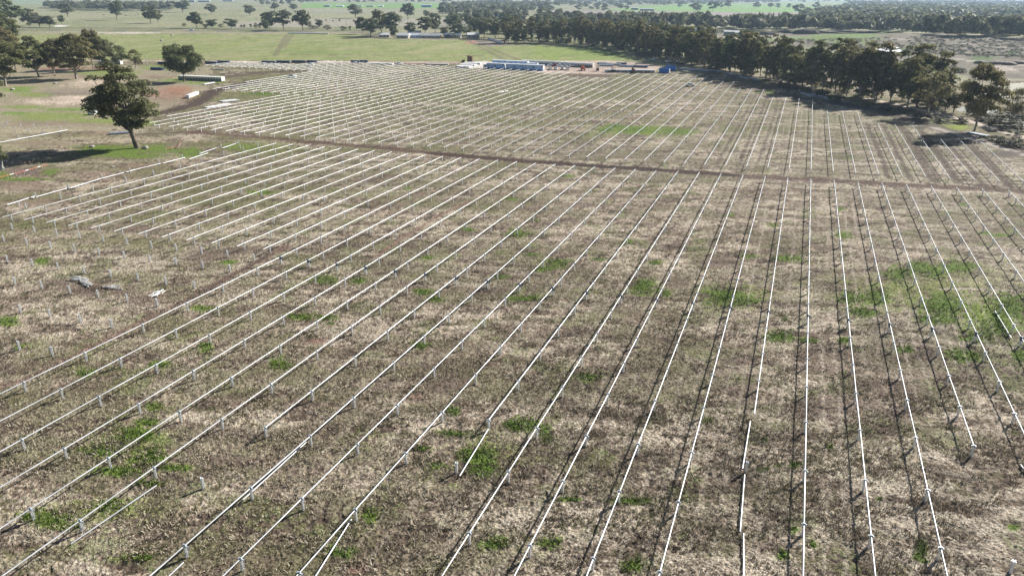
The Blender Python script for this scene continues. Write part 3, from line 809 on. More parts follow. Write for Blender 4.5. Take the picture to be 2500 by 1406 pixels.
def far_end(i):
    if i < -27: return 436
    if i <= 1: return 469.5
    if i <= 4: return 467
    if i <= 9: return 441.5
    if i <= 18: return 474+.3*(i-10)
    if i == 19: return 424
    if i <= 21: return 451
    if i <= 24: return 420
    if i <= 28: return 390
    if i == 29: return 338
    if i <= 31: return 351
    if i <= 34: return 324
    return 296
def far_start(i):
    if i <= -24: return 401.3
    if i <= -22: return 401.3
    if i == -21: return 335
    if i <= -13: return 303
    if i == -12: return 223.5
    if i == -11: return 209
    if i <= 0: return 205.6 + .72*(i+10)
    if i <= 20: return 213 + .5*i
    if i <= 26: return 222 + .9*(i-20)
    return 228.5 + .36*(i-27)
n_far = 0
for i in range(-36, 38):
    vs, ve = far_start(i), far_end(i)
    gap = 309.8 + .58*i
    segs = [(vs, ve)]
    if vs < gap-20 and ve > gap+12 and i <= 16: segs = [(vs, gap), (gap+1.6, ve)]
    n_far += 1
    for k, (a, e) in enumerate(segs):
        n = max(2, round((e-a-4)/9.7)+1)
        posts = [a+2+(e-a-4)*j/(n-1) for j in range(n)]
        if len(segs) == 2: where = 'front half' if k == 0 else 'rear half'
        else: where = 'unbroken length'
        lab = '%s of the steel tracker row beyond the dirt track, %s from the left' % (where, ordinal(i+37))
        row('tracker_row', lab, 'tracker rows in the far block', i, a, e, posts, True, None, brackets=(k == 0 and 0 <= i <= 16))
# short unfinished piece at the right rear of the far block
row('tracker_row', 'short lone tracker piece with two posts by the tree belt', 'tracker rows in the far block', 19, 440, 449.5, [441.5, 448.5], True)
row('tracker_row', 'short tilted tracker piece beside the muddy bend at the belt', 'tracker rows in the far block', 29, 343, 352, [344.5, 351], True)

# bare piles
def bare(i, v, label, group, cap=True):
    u = U0+i*DU; x, y = xy(u, v)
    t = thing('steel_post', label, 'post', (x, y, gz_at(u, v)), -PHI+rrow.uniform(-.08, .08), group)
    p = link('pile', ME_POST, t, (0, 0, 0), (rrow.uniform(-.02, .02), rrow.uniform(-.02, .02), 0), (1.25, 1.25, 1))
    if cap: link('bearing_cradle', ME_CAP, t)
    return t
for i in range(1, 12):
    c = 100.0 + .625*i
    for o in [0, -6.9, -16.1, -24.7, -33.9, -44.3]:
        v = c+o
        if v > 60: bare(i, v, 'bare steel post before the %s near row, %s in its line from the tube end' % (ordinal(i+1), ordinal(OFF_N.index(o)+1)), 'bare posts in the open patch')
bare(0, 99.7, 'bare steel post just before the tube end of the first near row', 'bare posts in the open patch')
bare(18, 111.25-64.1, 'lone bare post in churned mud beside a loose tube, lower left', None)
bare(22, 113.75-53.6, 'bare post in bright green grass beside a leaning loose tube', None)
bare(27, 116.9-44.3, 'bare post straddled by a fallen tube near the lower right', None)
bare(31, 119.4-53.6, 'bare post standing alone at the bottom right corner', None)
for k_, (px, py) in enumerate([(10, 310), (38, 319), (72, 322), (84, 311), (117, 313), (150, 316), (52, 310), (18, 303), (106, 328), (46, 340)]):
    x, y = G0(px, py); u, v = uv(x, y)
    bare((u-U0)/DU, v, 'short bare post by the long white tube left of the big tree, %s' % ordinal(k_+1), 'bare posts left of the big tree', False)
# the row that is still being assembled, at the left end of the near block
c = 100.0-.5
 
for k_, o in enumerate(OFF_F):
    bare(-1.0, c+o, 'bare post of the unassembled row, %s from the left, tubes lie behind it' % ordinal(k_+1), 'posts of the unassembled row')
for k_, (px, py) in enumerate([(48, 505), (88, 484), (168, 462), (250, 437), (318, 422), (390, 402), (446, 388), (490, 381), (540, 362), (583, 352), (587, 364)]):
    x, y = G0(px, py); u, v = uv(x, y)
    bare((u-U0)/DU, v, 'short bare post touching the laid out tubes at left, %s from the image edge' % ordinal(k_+1), 'posts by the laid out tubes', False)

# loose tubes on the ground
def ground_tube(pa, pb, label, group=None, r=RTUBE, name='loose_tube', mat=None, lift=0.0):
    a, b_ = G(*pa), G(*pb)
    t = link(name, None)
    d = b_-a
    mb = MB(); mb.tube([(0, 0, r+.16+lift), (d.x, d.y, d.z+r+.16)], r, 8)
    # swaged collar at one end
    e = d.normalized()*.45
    mb.tube([(0, 0, r+.16+lift), (e.x, e.y, e.z+r+.16+lift)], r*1.05, 8)
    bpy.data.objects.remove(t)
    o = link(name, mb.mesh(name, mat or M_GALV), None, a)
    return tag(o, label, 'tube', group)
ground_tube((174, 1332), (383, 1189), 'loose steel tube on the grass below the lower left rows')
ground_tube((412, 1412), (449, 1377), 'end of a loose tube at the bottom edge, left of centre')
ground_tube((592, 1226), (748, 1083), 'loose tube lying close under a finished row, lower left')
ground_tube((770, 1412), (858, 1272), 'loose tube lying beside a row at the bottom edge centre')
ground_tube((1122, 1166), (1192, 1051), 'single loose tube on bright green grass near the centre bottom')
ground_tube((1812, 1148), (1831, 1032), 'upper of the loose tubes laid end to end, lower right')
ground_tube((1806, 1302), (1817, 1163), 'middle of the loose tubes laid end to end, lower right')
ground_tube((1815, 1420), (1814, 1306), 'lowest loose tube of the line at the bottom edge right')
ground_tube((2428, 762), (2468, 829), 'short loose tube on green grass at the right edge')
ground_tube((2490, 1138), (2506, 1160), 'tip of a loose tube at the right edge, lower right')
for k, (a, b_) in enumerate([((18, 503), (85, 482)), ((80, 486), (170, 461)), ((172, 462), (252, 437)), ((250, 438), (330, 417)), ((316, 420), (392, 402)), ((398, 401), (452, 387)), ((462, 391), (508, 376)), ((486, 378), (533, 362)), ((543, 364), (582, 351))]):
    ground_tube(a, b_, 'white tube of the laid out line left of the rows, %s from the image edge' % ordinal(k+1), 'tubes laid out on the ground', .12)
ground_tube((-30, 356), (165, 320), 'long white tube lying on grass left of the big tree', None, .15)
ground_tube((1219, 228), (1240, 224), 'short loose tube between the far rows near the site huts', None, .15)

# ------------------------------------------------------------------ trees
def leaf_quads(P, N, size, rng, elong=1.5):
    """one small diamond leaf spray per point"""
    n = len(P)
    T = rng.normal(size=(n, 3)); T -= (T*N).sum(1, keepdims=True)*N
    T /= np.linalg.norm(T, axis=1, keepdims=True)+1e-9
    B = np.cross(N, T)
    s = (size*rng.uniform(.55, 1.3, n))[:, None]
    V = np.stack([P+T*s*elong*.5, P+B*s*.5, P-T*s*elong*.5, P-B*s*.5], 1)
    return V.reshape(-1, 3)

def tree_meshes(seed, H=20.0, base=.32, rx=5.5, rtop=.5, nclump=34, nleaf=6000, lsize=.5, clump=.11, trunk_r=.35, forks=6, leafmat=None, barkmat=None, flat=.75, lean=(0, 0), droop=0.0, shape='gum', stems=1):
    rng = np.random.default_rng(seed)
    zc = H*(base + (1-base)*.55); hz_ = H*(1-base)*.5
    cl = []
    tries = 0
    while len(cl) < nclump and tries < 9000:
        tries += 1
        d = rng.normal(size=3); d /= np.linalg.norm(d)
        rr_ = rng.uniform(.35, .92)**.6
        p = d*rr_
        if shape == 'gum':
            w = 1.0 - .35*max(0, p[2]) if p[2] > 0 else 1.0 + .25*p[2]
        elif shape == 'umbrella':
            w = .92 + .25*p[2] if p[2] < .3 else 1.0 - .12*(p[2]-.3)
        elif shape == 'tall':
            w = .75 + .25*math.sin(p[2]*2.0)
        else: w = 1.0
        q = np.array([p[0]*rx*w + lean[0]*(p[2]+1)*.5, p[1]*rx*w + lean[1]*(p[2]+1)*.5, zc + p[2]*hz_])
        if all(np.linalg.norm((q-c)/np.array([1, 1, .8])) > clump*H*.62 for c in cl): cl.append(q)
    cl = np.array(cl)
    rad = clump*H*rng.uniform(.7, 1.35, len(cl))
    wts = rad**2; wts /= wts.sum()
    k = rng.choice(len(cl), nleaf, p=wts)
    d = rng.normal(size=(nleaf, 3)); d /= np.linalg.norm(d, axis=1, keepdims=True)
    d[:, 2] = np.where(d[:, 2] < -.35, -d[:, 2]*.6, d[:, 2])
    r = rng.uniform(.45, 1.0, nleaf)**.5
    # lumpy outline
    r *= 1 + .25*np.sin(d[:, 0]*5+k*1.7)*np.cos(d[:, 1]*4+k)
    P = cl[k] + d*(rad[k]*r)[:, None]*np.array([1.15, 1.15, flat])
    if droop:
        m = rng.random(nleaf) < .25
        P[m, 2] -= rng.uniform(0, droop, m.sum())
    N = d*.9 + rng.normal(size=(nleaf, 3))*.55 + np.array([.15, .12, .35]); N /= np.linalg.norm(N, axis=1, keepdims=True)
    crown = quads_mesh('crown', leaf_quads(P, N, lsize, rng), nleaf, leafmat or M_LEAF)
    mb = MB()
    r_ = random.Random(seed)
    for s_ in range(stems):
        ox, oy = (0, 0) if stems == 1 else (r_.uniform(-.5, .5), r_.uniform(-.5, .5))
        top = Vector((lean[0]*.45+ox*3, lean[1]*.45+oy*3, H*(base+.12)))
        mid = Vector((ox+lean[0]*.12+r_.uniform(-.25, .25), oy+lean[1]*.12+r_.uniform(-.25, .25), H*base*.5))
        mb.tube([(ox, oy, -.5), (ox, oy, .15), mid, top, top+Vector((lean[0]*.2, lean[1]*.2, H*(1-base)*.45))], [trunk_r*1.5, trunk_r*1.15, trunk_r*.9, trunk_r*.7, trunk_r*.2], 7)
        order = sorted(range(len(cl)), key=lambda q: r_.random())[:forks]
        for q in order:
            c = Vector(cl[q]); f = r_.uniform(.45, 1.0)
            st = mid.lerp(top, f)
            m_ = st.lerp(c, .5) + Vector((r_.uniform(-.4, .4), r_.uniform(-.4, .4), -.06*H*r_.random()))
            mb.tube([st, m_, c], [trunk_r*.5, trunk_r*.33, trunk_r*.1], 5, False)
    trunk = mb.mesh('trunk', barkmat or M_BARK)
    return trunk, crown

PROTO = {}
def proto(key, H, **k):
    PROTO.setdefault(key, []).append((H, k.get('rx', 5.5)*1.12, *tree_meshes(H=H, **k)))
proto('umbrella', 26, seed=1, base=.20, rx=10.5, nclump=74, nleaf=26000, lsize=.44, clump=.085, trunk_r=.75, forks=16, leafmat=M_LEAFD, shape='umbrella', lean=(-3.0, 0), flat=.7)
proto('round', 20, seed=2, base=.16, rx=9.5, nclump=56, nleaf=20000, lsize=.44, clump=.12, trunk_r=.55, forks=9, leafmat=M_LEAFD, shape='round', droop=2.5, flat=.9)
for s_ in (3, 4, 5): proto('spread', 20, seed=s_, base=.15, rx=8.5, nclump=54, nleaf=14000, lsize=.48, clump=.105, trunk_r=.45, forks=14, shape='gum', barkmat=M_PALEBARK, flat=.7, lean=((s_-4)*1.2, 0))
for s_ in (6, 7): proto('sparse', 18, seed=s_, base=.22, rx=7.0, nclump=30, nleaf=3600, lsize=.5, clump=.10, trunk_r=.38, forks=16, shape='gum', barkmat=M_PALEBARK, flat=.95)
for s_ in range(10, 16): proto('belt', 21, seed=s_, base=.07+.02*(s_ % 3), rx=5.0+.7*(s_ % 3), nclump=34, nleaf=3700, lsize=.62, clump=.078, trunk_r=.34, forks=12, barkmat=M_PALEBARK, shape=('tall', 'gum')[s_ % 2], flat=.75, stems=1+(s_ % 2))
for s_ in range(20, 24): proto('mid', 20, seed=s_, base=.16, rx=7.0, nclump=26, nleaf=1500, lsize=1.25, clump=.13, trunk_r=.4, forks=5, shape=('gum', 'round')[s_ % 2], flat=.75, leafmat=M_LEAFF)
for s_ in range(30, 34): proto('far', 18, seed=s_, base=.14, rx=7.5, nclump=14, nleaf=420, lsize=2.1, clump=.16, trunk_r=.4, forks=2, shape=('gum', 'round')[s_ % 2], flat=.75, leafmat=M_LEAFF)
for s_ in range(40, 43): proto('bush', 4, seed=s_, base=.0, rx=2.2, nclump=18, nleaf=900, lsize=.32, clump=.2, trunk_r=.08, forks=5, shape='round', flat=.9)
for s_ in range(44, 46): proto('scrub', 2.4, seed=s_, base=.0, rx=2.2, nclump=16, nleaf=500, lsize=.34, clump=.22, trunk_r=.05, forks=3, shape='round', flat=.8, leafmat=M_SCRUB)

rt = random.Random(21)
def tree(p, h, w, kind, label, group=None, name='gum_tree', var=None, cat='tree'):
    L = PROTO[kind]; H0, R0, tm, cm = L[rt.randrange(len(L)) if var is None else var % len(L)]
    sx = w/2/R0; sz = h/H0
    t = thing(name, label, cat, p, rt.uniform(0, 6.28) if kind != 'umbrella' else 0.0, group, (sx, sx, sz))
    link('trunk', tm, t); link('crown', cm, t)
    return t
def tree_px(bx, by, ty, wpx, kind, label, group=None, name='gum_tree', var=None, cat='tree'):
    p = G(bx, by)
    return tree(p, height_to(p, ty), wpx*mpp(bx, by), kind, label, group, name, var, cat)

tree_px(335, 362, 166, 190, 'umbrella', 'big dark gum tree with spreading crown casting a long shadow at left')
tree_px(450, 200, 114, 102, 'round', 'dense round dark tree beside the row of wrapped pallets')
LEFT = [(187, 193, 86, 122, 'spread', 'gum tree with pale forked trunk beside the sand heaps'),
        (95, 188, 96, 92, 'spread', 'dark gum tree behind the sand heaps, left of the forked one'),
        (135, 186, 104, 66, 'spread', 'narrow grey gum tree between the forked gum and its left neighbour'),
        (14, 210, 104, 124, 'spread', 'large brownish gum tree at the left edge near the sand heap'),
        (-4, 250, 196, 46, 'bush', 'low round bush cut by the left edge beside the sand heap'),
        (8, 162, 62, 116, 'spread', 'tall gum tree at the left edge, nearest behind the large brownish one'),
        (40, 170, 92, 74, 'spread', 'leafy gum at the left edge group, right of the tall one'),
        (12, 120, 38, 92, 'spread', 'gum tree further back at the left edge, in front of the road'),
        (10, 76, -4, 92, 'mid', 'tall hazy gum tree at the top left corner'),
        (228, 168, 74, 66, 'spread', 'dark gum tree behind the forked gum, to its right'),
        (255, 172, 90, 56, 'spread', 'gum tree right of centre in the yard group'),
        (286, 170, 106, 62, 'sparse', 'thin greyish gum tree at the right end of the yard group'),
        (332, 168, 122, 46, 'sparse', 'nearly leafless small tree beside the white post'),
        (-2, 408, 364, 44, 'bush', 'rounded olive bush at the left edge in the big tree shadow'),
        (75, 64, 20, 46, 'mid', 'gum tree beyond the road, leftmost with a clear trunk'),
        (97, 68, 40, 34, 'mid', 'low dark tree beyond the road, left of the white slab'),
        (122, 68, 38, 36, 'mid', 'broad low tree beside the white slab over the road'),
        (151, 60, 37, 17, 'mid', 'slim grey tree just right of the white slab'),
        (166, 42, 9, 36, 'mid', 'paddock tree standing alone beyond the slim grey tree'),
        (286, 50, 3, 32, 'mid', 'tall paddock tree beside the grazing cattle'),
        (369, 58, 12, 42, 'mid', 'dark paddock tree right of the cattle, larger of two'),
        (386, 57, 26, 24, 'mid', 'smaller paddock tree touching the dark one right of the cattle'),
        (446, 31, 2, 38, 'mid', 'round bare looking tree at the right end of the far tree band'),
        (480, 70, 28, 40, 'mid', 'leaning dense tree by the road near the passing car'),
        (518, 70, 48, 28, 'mid', 'small tree by the road, right of the leaning dense one'),
        (565, 72, 46, 34, 'mid', 'round tree by the road between two shrubs'),
        (610, 40, 14, 28, 'mid', 'lone round tree in the paddock above the road'),
        (516, 36, 10, 28, 'mid', 'lone ragged tree in the paddock left of the lone round one'),
        (660, 74, 28, 40, 'mid', 'left tree of the tall clump by the road'),
        (692, 75, 25, 42, 'mid', 'middle tree of the tall clump by the road'),
        (648, 77, 48, 24, 'mid', 'pale small tree in front of the tall roadside clump'),
        (740, 76, 23, 48, 'mid', 'biggest tree at the right of the tall roadside clump'),
        (780, 70, 48, 19, 'mid', 'small dark tree right of the tall roadside clump'),
        (671, 27, 6, 24, 'mid', 'dark tree behind the roadside clump, far paddock'),
        (718, 28, 10, 20, 'mid', 'pale tree behind the roadside clump, far paddock'),
        (869, 46, 11, 36, 'mid', 'tall oval tree in the green paddock above the homestead'),
        (996, 48, 7, 36, 'mid', 'tall tree with clear trunk in the green paddock, right of the oval one'),
        (1042, 45, 26, 17, 'mid', 'small round paddock tree left of the woodland'),
        (1080, 38, 16, 24, 'mid', 'paddock tree against the left end of the woodland')]
for t_ in LEFT:
    nm = 'bush' if t_[4] == 'bush' else 'gum_tree'
    tree_px(*t_[:5], t_[5], None, nm, None, 'bush' if nm == 'bush' else 'tree')
HOME = [(884, 84, 42, 34), (905, 92, 46, 44), (932, 88, 26, 46), (958, 90, 30, 44), (962, 94, 62, 22), (1003, 88, 56, 30), (1038, 86, 42, 38), (1062, 84, 30, 36), (1085, 90, 66, 22), (1118, 92, 58, 46), (1140, 90, 64, 30), (1160, 88, 42, 34), (1182, 94, 44, 40), (1208, 96, 46, 44)]
for k, q in enumerate(HOME): tree_px(*q, 'mid', 'gum tree around the white roofed homestead, %s from the left' % ordinal(k+1), 'trees around the homestead')

def belt(pxs, step, jit, h, w, kind, labf, group, back=0.0, hj=.18):
    P = [Vector(G0(*p)) for p in pxs]
    out = []; acc = 0.0
    for a, b_ in zip(P[:-1], P[1:]):
        L = (b_-a).length; n = (b_-a).normalized(); s = Vector((n.y, -n.x))
        t = acc
        while t < L:
            q = a + n*t + s*(back + rt.uniform(-jit, jit))
            out.append(q); t += step*rt.uniform(.7, 1.35)
        acc = t-L
    for k, q in enumerate(out):
        z = float(hz(q.x, q.y))
        near_pond = .74 if q.y < 345 and q.x > 150 else 1.0
        tree((q.x, q.y, z-.1), h*near_pond*rt.uniform(1-hj, 1+hj), w*rt.uniform(.8, 1.25), kind, labf % ordinal(k+1), group)
    return len(out)
tree_px(2378, 320, 162, 122, 'spread', 'large gum tree with thick bare trunk at the bend of the farm track', None, 'gum_tree', 1)
tree_px(2468, 303, 216, 70, 'sparse', 'gum tree with slanting trunk beside the pond at the right edge', None, 'gum_tree', 0)
tree_px(2262, 284, 178, 104, 'sparse', 'grey thin leaved gum tree left of the large gum at the bend')
tree_px(2215, 262, 150, 86, 'spread', 'olive topped gum tree in the belt near the ponds')
tree_px(2095, 246, 118, 96, 'spread', 'tall wide gum standing forward of the belt near the blue bundles', None, 'gum_tree', 2)
front = [(2330, 276), (2250, 262), (2160, 250), (2060, 235), (1990, 221), (1930, 208), (1870, 197), (1800, 183), (1740, 170), (1690, 158), (1650, 149), (1600, 139), (1560, 131), (1500, 121), (1440, 113), (1380, 108), (1300, 106), (1235, 107)]
belt(front, 8.0, 2.0, 21.5, 11.5, 'belt', 'gum tree in the front line of the belt along the field, %s from the pond', 'belt trees, front line', 0, .28)
belt(front[1:], 9.5, 3.0, 22.0, 12, 'belt', 'gum tree in the second line of the belt along the field, %s from the pond', 'belt trees, second line', 11, .28)
belt([(1690, 152), (1600, 134), (1500, 117), (1400, 106), (1300, 101), (1230, 102)], 12, 4, 21.0, 13, 'mid', 'gum tree at the back of the belt behind the compound, %s from the right', 'belt trees, back line', 24)
us = [Vector(G0(*p)) for p in front]
k = 0
for a, b_ in zip(us[:-1], us[1:]):
    L = (b_-a).length; t = 0.0
    while t < L:
        n = (b_-a)/L; q = a + n*t + Vector((n.y, -n.x))*rt.uniform(1, 17); k += 1
        tree((q.x, q.y, float(hz(q.x, q.y))-.1), rt.uniform(3, 7), rt.uniform(6, 11), 'bush', 'low shrub among the belt trunks, %s from the pond' % ordinal(k), 'understory of the belt', 'shrub', None, 'shrub')
        t += rt.uniform(5, 10)
# woodland behind the compound
WOOD = [G0(*p) for p in [(1075, 74), (1110, 52), (1200, 44), (1330, 46), (1420, 52), (1500, 62), (1560, 78), (1600, 96), (1480, 98), (1390, 96), (1250, 97), (1130, 84)]]
wp = []
lo = np.min(WOOD, 0); hi = np.max(WOOD, 0); n_try = 0
while len(wp) < 105 and n_try < 40000:
    n_try += 1
    x = rt.uniform(lo[0], hi[0]); y = lo[1] + (hi[1]-lo[1])*rt.random()**1.3
    if inpoly(np.array([x]), np.array([y]), WOOD)[0] and all((x-a)**2+(y-b_)**2 > 13**2 for a, b_ in wp): wp.append((x, y))
wp.sort()
for k, (x, y) in enumerate(wp):
    tree((x, y, float(hz(x, y))), 19*rt.uniform(.8, 1.2), 16*rt.uniform(.8, 1.3), 'mid', 'gum tree in the woodland behind the compound, %s from the left' % ordinal(k+1), 'woodland behind the compound')

# single paddock trees far off
FARL = [(1477, 30, 13), (1412, 27, 13), (1458, 26, 14), (1443, 26, 16), (1515, 26, 10), (1530, 26, 14), (1698, 31, 8), (1703, 27, 12), (1740, 28, 4), (1760, 22, 8), (1778, 22, 2), (1842, 20, 9), (1850, 22, 7), (1948, 35, 11), (1925, 22, 10), (1880, 22, 8), (1898, 22, 9), (1990, 24, 7), (1915, 47, 30), (1955, 40, 28), (1660, 20, 8), (853, 8, 0), (875, 9, 0), (890, 9, 1), (968, 7, 0), (1280, 24, 15), (1300, 22, 14), (600, 20, 12), (640, 14, 2), (655, 14, 3), (690, 14, 2), (705, 13, 0), (735, 10, -2), (1158, 10, 2), (1172, 10, 2), (1190, 12, 3), (1120, 12, 5)]
for k, (x, b_, t_) in enumerate(sorted(FARL)): tree_px(x, b_, t_, (b_-t_)*1.15, 'far', 'distant paddock tree on the far plain, %s from the left' % ordinal(k+1), 'distant paddock trees')

# shrubs by the road and in the fields
SHR = [(450, 66, 57, 11), (72, 64, 53, 13), (590, 69, 62, 8), (598, 69, 61, 9), (613, 69, 60, 8), (625, 70, 57, 12), (634, 70, 59, 9), (640, 53, 45, 7), (796, 53, 48, 5), (813, 54, 50, 5), (829, 54, 48, 6), (864, 56, 49, 6), (855, 76, 64, 7), (760, 70, 62, 16), (770, 72, 64, 18), (800, 74, 62, 22), (838, 76, 66, 20), (500, 70, 60, 14), (540, 70, 60, 12), (1210, 55, 46, 14), (985, 92, 82, 12), (1110, 95, 86, 14), (1075, 95, 87, 10), (1095, 94, 85, 12)]
for k, q in enumerate(SHR): tree_px(*q, 'bush', 'dark shrub along the road or paddock fence, %s in order from the top' % ordinal(k+1), 'roadside shrubs', 'shrub', None, 'shrub')
SCR = [(2120, 262), (2160, 270), (2200, 276), (2240, 290), (2300, 300), (2040, 246), (2010, 236), (1985, 230), (1960, 226), (2345, 302), (2420, 345), (2450, 352), (2480, 350), (2490, 362), (2465, 358), (2430, 306), (2455, 318), (2480, 328), (2340, 300), (2275, 292), (1930, 218), (1900, 212), (2440, 292), (2480, 288)]
for k, (x, y) in enumerate(SCR): tree_px(x, y, y-9-rt.random()*5, 34+rt.random()*22, 'scrub', 'grey green scrub under the belt trees, %s in order' % ordinal(k+1), 'scrub under the belt', 'scrub', None, 'scrub')

# far woods that read as one mass
def wood(name, label, polys, n, h, w, quads=70, seed=0):
    rng = np.random.default_rng(seed)
    base = []
    for v in range(4):
        d = rng.normal(size=(quads, 3)); d /= np.linalg.norm(d, axis=1, keepdims=True)
        d[:, 2] = np.abs(d[:, 2])*1.3-.35
        r = rng.uniform(.6, 1.05, quads)
        lump = 1 + .3*np.sin(3*d[:, 0]+v)*np.cos(4*d[:, 1]-v)
        P = d*(r*lump)[:, None]*np.array([.5, .5, .42]) + np.array([0, 0, .56])
        N = d + rng.normal(size=(quads, 3))*.35; N /= np.linalg.norm(N, axis=1, keepdims=True)
        base.append(leaf_quads(P, N, .26, rng))
    out = []
    pts = []
    for px, share in polys:
        P = [G0(*q) for q in px]
        lo = np.min(P, 0); hi = np.max(P, 0); c = 0
        for _ in range(60000):
            if c >= n*share: break
            x = rng.uniform(lo[0], hi[0]); y = rng.uniform(lo[1], hi[1])
            if inpoly(np.array([x]), np.array([y]), P)[0]: pts.append((x, y)); c += 1
    for x, y in pts:
        b_ = base[rng.integers(4)]; a = rng.uniform(0, 6.28); ca, sa = math.cos(a), math.sin(a)
        s = w*rng.uniform(.7, 1.35); hh = h*rng.uniform(.75, 1.25)
        q = np.empty_like(b_)
        q[:, 0] = (b_[:, 0]*ca-b_[:, 1]*sa)*s + x; q[:, 1] = (b_[:, 0]*sa+b_[:, 1]*ca)*s + y; q[:, 2] = b_[:, 2]*hh + float(hz(x, y))
        out.append(q)
    V = np.vstack(out)
    o = link(name, quads_mesh(name, V, len(V)//4, M_LEAFF))
    return tag(o, label, None, None, 'stuff')
wood('woodland_belt', 'long dark tree belt behind the spoil hill', [([(1470, 70), (1600, 75), (1760, 79), (1900, 81), (1990, 82), (1990, 72), (1900, 68), (1760, 66), (1600, 62), (1450, 60)], .34), ([(1990, 82), (2150, 82), (2300, 88), (2420, 95), (2560, 100), (2560, 76), (2400, 72), (2200, 66), (2000, 64)], .66)], 520, 19, 17, 110, 1)
wood('distant_woodland', 'hazy woodland covering the plain at the upper right', [([(2020, 56), (2200, 55), (2500, 47), (2560, 36), (2300, 26), (2080, 28), (1960, 44)], .35), ([(2040, 26), (2560, 34), (2600, 10), (2300, 6), (2080, 10)], .35), ([(1960, 9), (2600, 10), (2700, 1.5), (1900, 2)], .18), ([(1340, 24), (1480, 22), (1720, 14), (1900, 8), (1900, 3), (1500, 2), (1330, 6)], .32)], 1500, 19, 26, 46, 2)
wood('distant_tree_band', 'blue hazy band of trees across the upper left paddocks', [([(115, 27), (420, 29), (430, 20), (115, 17)], .3), ([(1075, 42), (1200, 42), (1340, 34), (1340, 12), (1200, 10), (1080, 20)], .42), ([(600, 10), (1330, 9), (1330, 1.5), (560, -2)], .2), ([(200, 4), (560, 4), (560, -4), (120, -6)], .1)], 620, 18, 22, 80, 3)

wood('hill_scrub', 'low grey brown scrub scattered over the spoil hill', [([(1880, 100), (2100, 96), (2300, 92), (2560, 105), (2560, 150), (2380, 140), (2230, 128), (2060, 118)], .8), ([(2330, 280), (2500, 262), (2560, 330), (2440, 310)], .1), ([(2180, 152), (2330, 160), (2400, 190), (2280, 175)], .1)], 900, 1.5, 4.0, 26, 5).data.materials[0] = M_SCRUB

# ------------------------------------------------------------------ air
b = MB(); b.box((0, 0, 24.5), (62000, 62000, 59)); m = bpy.data.materials.new('haze_air'); m.use_nodes = True
nt = m.node_tree; nt.nodes.remove(nt.nodes['Principled BSDF'])
pv = nt.nodes.new('ShaderNodeVolumePrincipled'); pv.inputs['Density'].default_value = .00008; pv.inputs['Color'].default_value = (.58, .77, 1.0, 1); pv.inputs['Anisotropy'].default_value = .2
nt.links.new(pv.outputs[0], nt.nodes['Material Output'].inputs['Volume'])
haze = link('haze', b.mesh('haze', m)); tag(haze, 'thin bluish haze over the plain', None, None, 'stuff')

# ------------------------------------------------------------------ site compound
SC = 1.12                                          # site items run a little larger in these units
def hut(px, py, label, L=13.4, W_=3.2, H_=3.2, group='site huts', ends=True):
    t = thing('site_hut', label, 'hut', G(px, py), -PHI, group)
    b = MB(); b.box((0, 0, H_*.5+.55), (L, W_, H_-.5)); link('wall', b.mesh('wall', M_HUT), t)
    b = MB(); b.box((0, 0, .45), (L-.1, W_-.1, .9)); link('skirting', b.mesh('skirting', M_HUTBASE), t)
    b = MB(); b.prism([(-W_/2-.15, 0), (0, .28), (W_/2+.15, 0), (W_/2+.15, -.10), (-W_/2-.15, -.10)], -L/2-.15, L/2+.15)
    o = link('roof', b.mesh('roof', M_ROOFW), t, (0, 0, H_+.42), (0, 0, math.pi/2))
    b = MB(); b.box((L/2+.03, 0, H_*.5+.35), (.06, W_+.1, H_-.3)); b.box((-L/2-.03, 0, H_*.5+.35), (.06, W_+.1, H_-.3)); link('sunlit_end', b.mesh('sunlit_end', M_WHITE), t)  # hut ends coloured white to paint in the sunlight on them
    for s in (-.02*L,):
        w = link('window', MB().box((0, 0, 0), (1.3, .05, 1.1)).mesh('window', M_GLASS), t, (s, -W_/2-.03, 2.0))
        b = MB(); b.box((0, -.03, .6), (1.5, .05, .08)); b.box((0, -.03, -.6), (1.5, .05, .08)); b.box((.7, -.03, 0), (.08, .05, 1.12)); b.box((-.7, -.03, 0), (.08, .05, 1.12)); b.box((0, -.03, 0), (.06, .05, 1.12))
        link('frame', b.mesh('frame', M_WHITE), w)
    link('air_conditioner', MB().box((0, 0, 0), (.9, .35, .5)).mesh('air_conditioner', M_DARKSTEEL), t, (L*.42, -W_/2-.18, 2.7))
    d = link('door', MB().box((0, 0, 0), (.95, .05, 2.1)).mesh('door', M_WHITE), t, (-L*.32, -W_/2-.03, 1.75))
    link('handle', MB().box((0, 0, 0), (.06, .08, .14)).mesh('handle', M_BLACK), d, (.36, -.05, 0))
    return t
hut(1212, 168, 'blue grey site hut in the front line, leftmost')
hut(1259, 170, 'blue grey site hut in the front line, middle')
hut(1305, 172, 'blue grey site hut in the front line, rightmost beside the parked utes')
hut(1221, 160, 'site hut in the second line, left, behind the front leftmost hut', 11, 3.2, 3.2)
hut(1250, 161.5, 'site hut in the second line, middle', 9, 3.2, 3.2)
hut(1275, 162.5, 'site hut in the second line, right', 9, 3.2, 3.2)
hut(1187, 167.5, 'small low pale annex hut at the left end of the front huts', 3.2, 2.6, 2.0)
hut(1300, 164.5, 'white low site hut behind the front rightmost hut', 8, 3.0, 2.4)

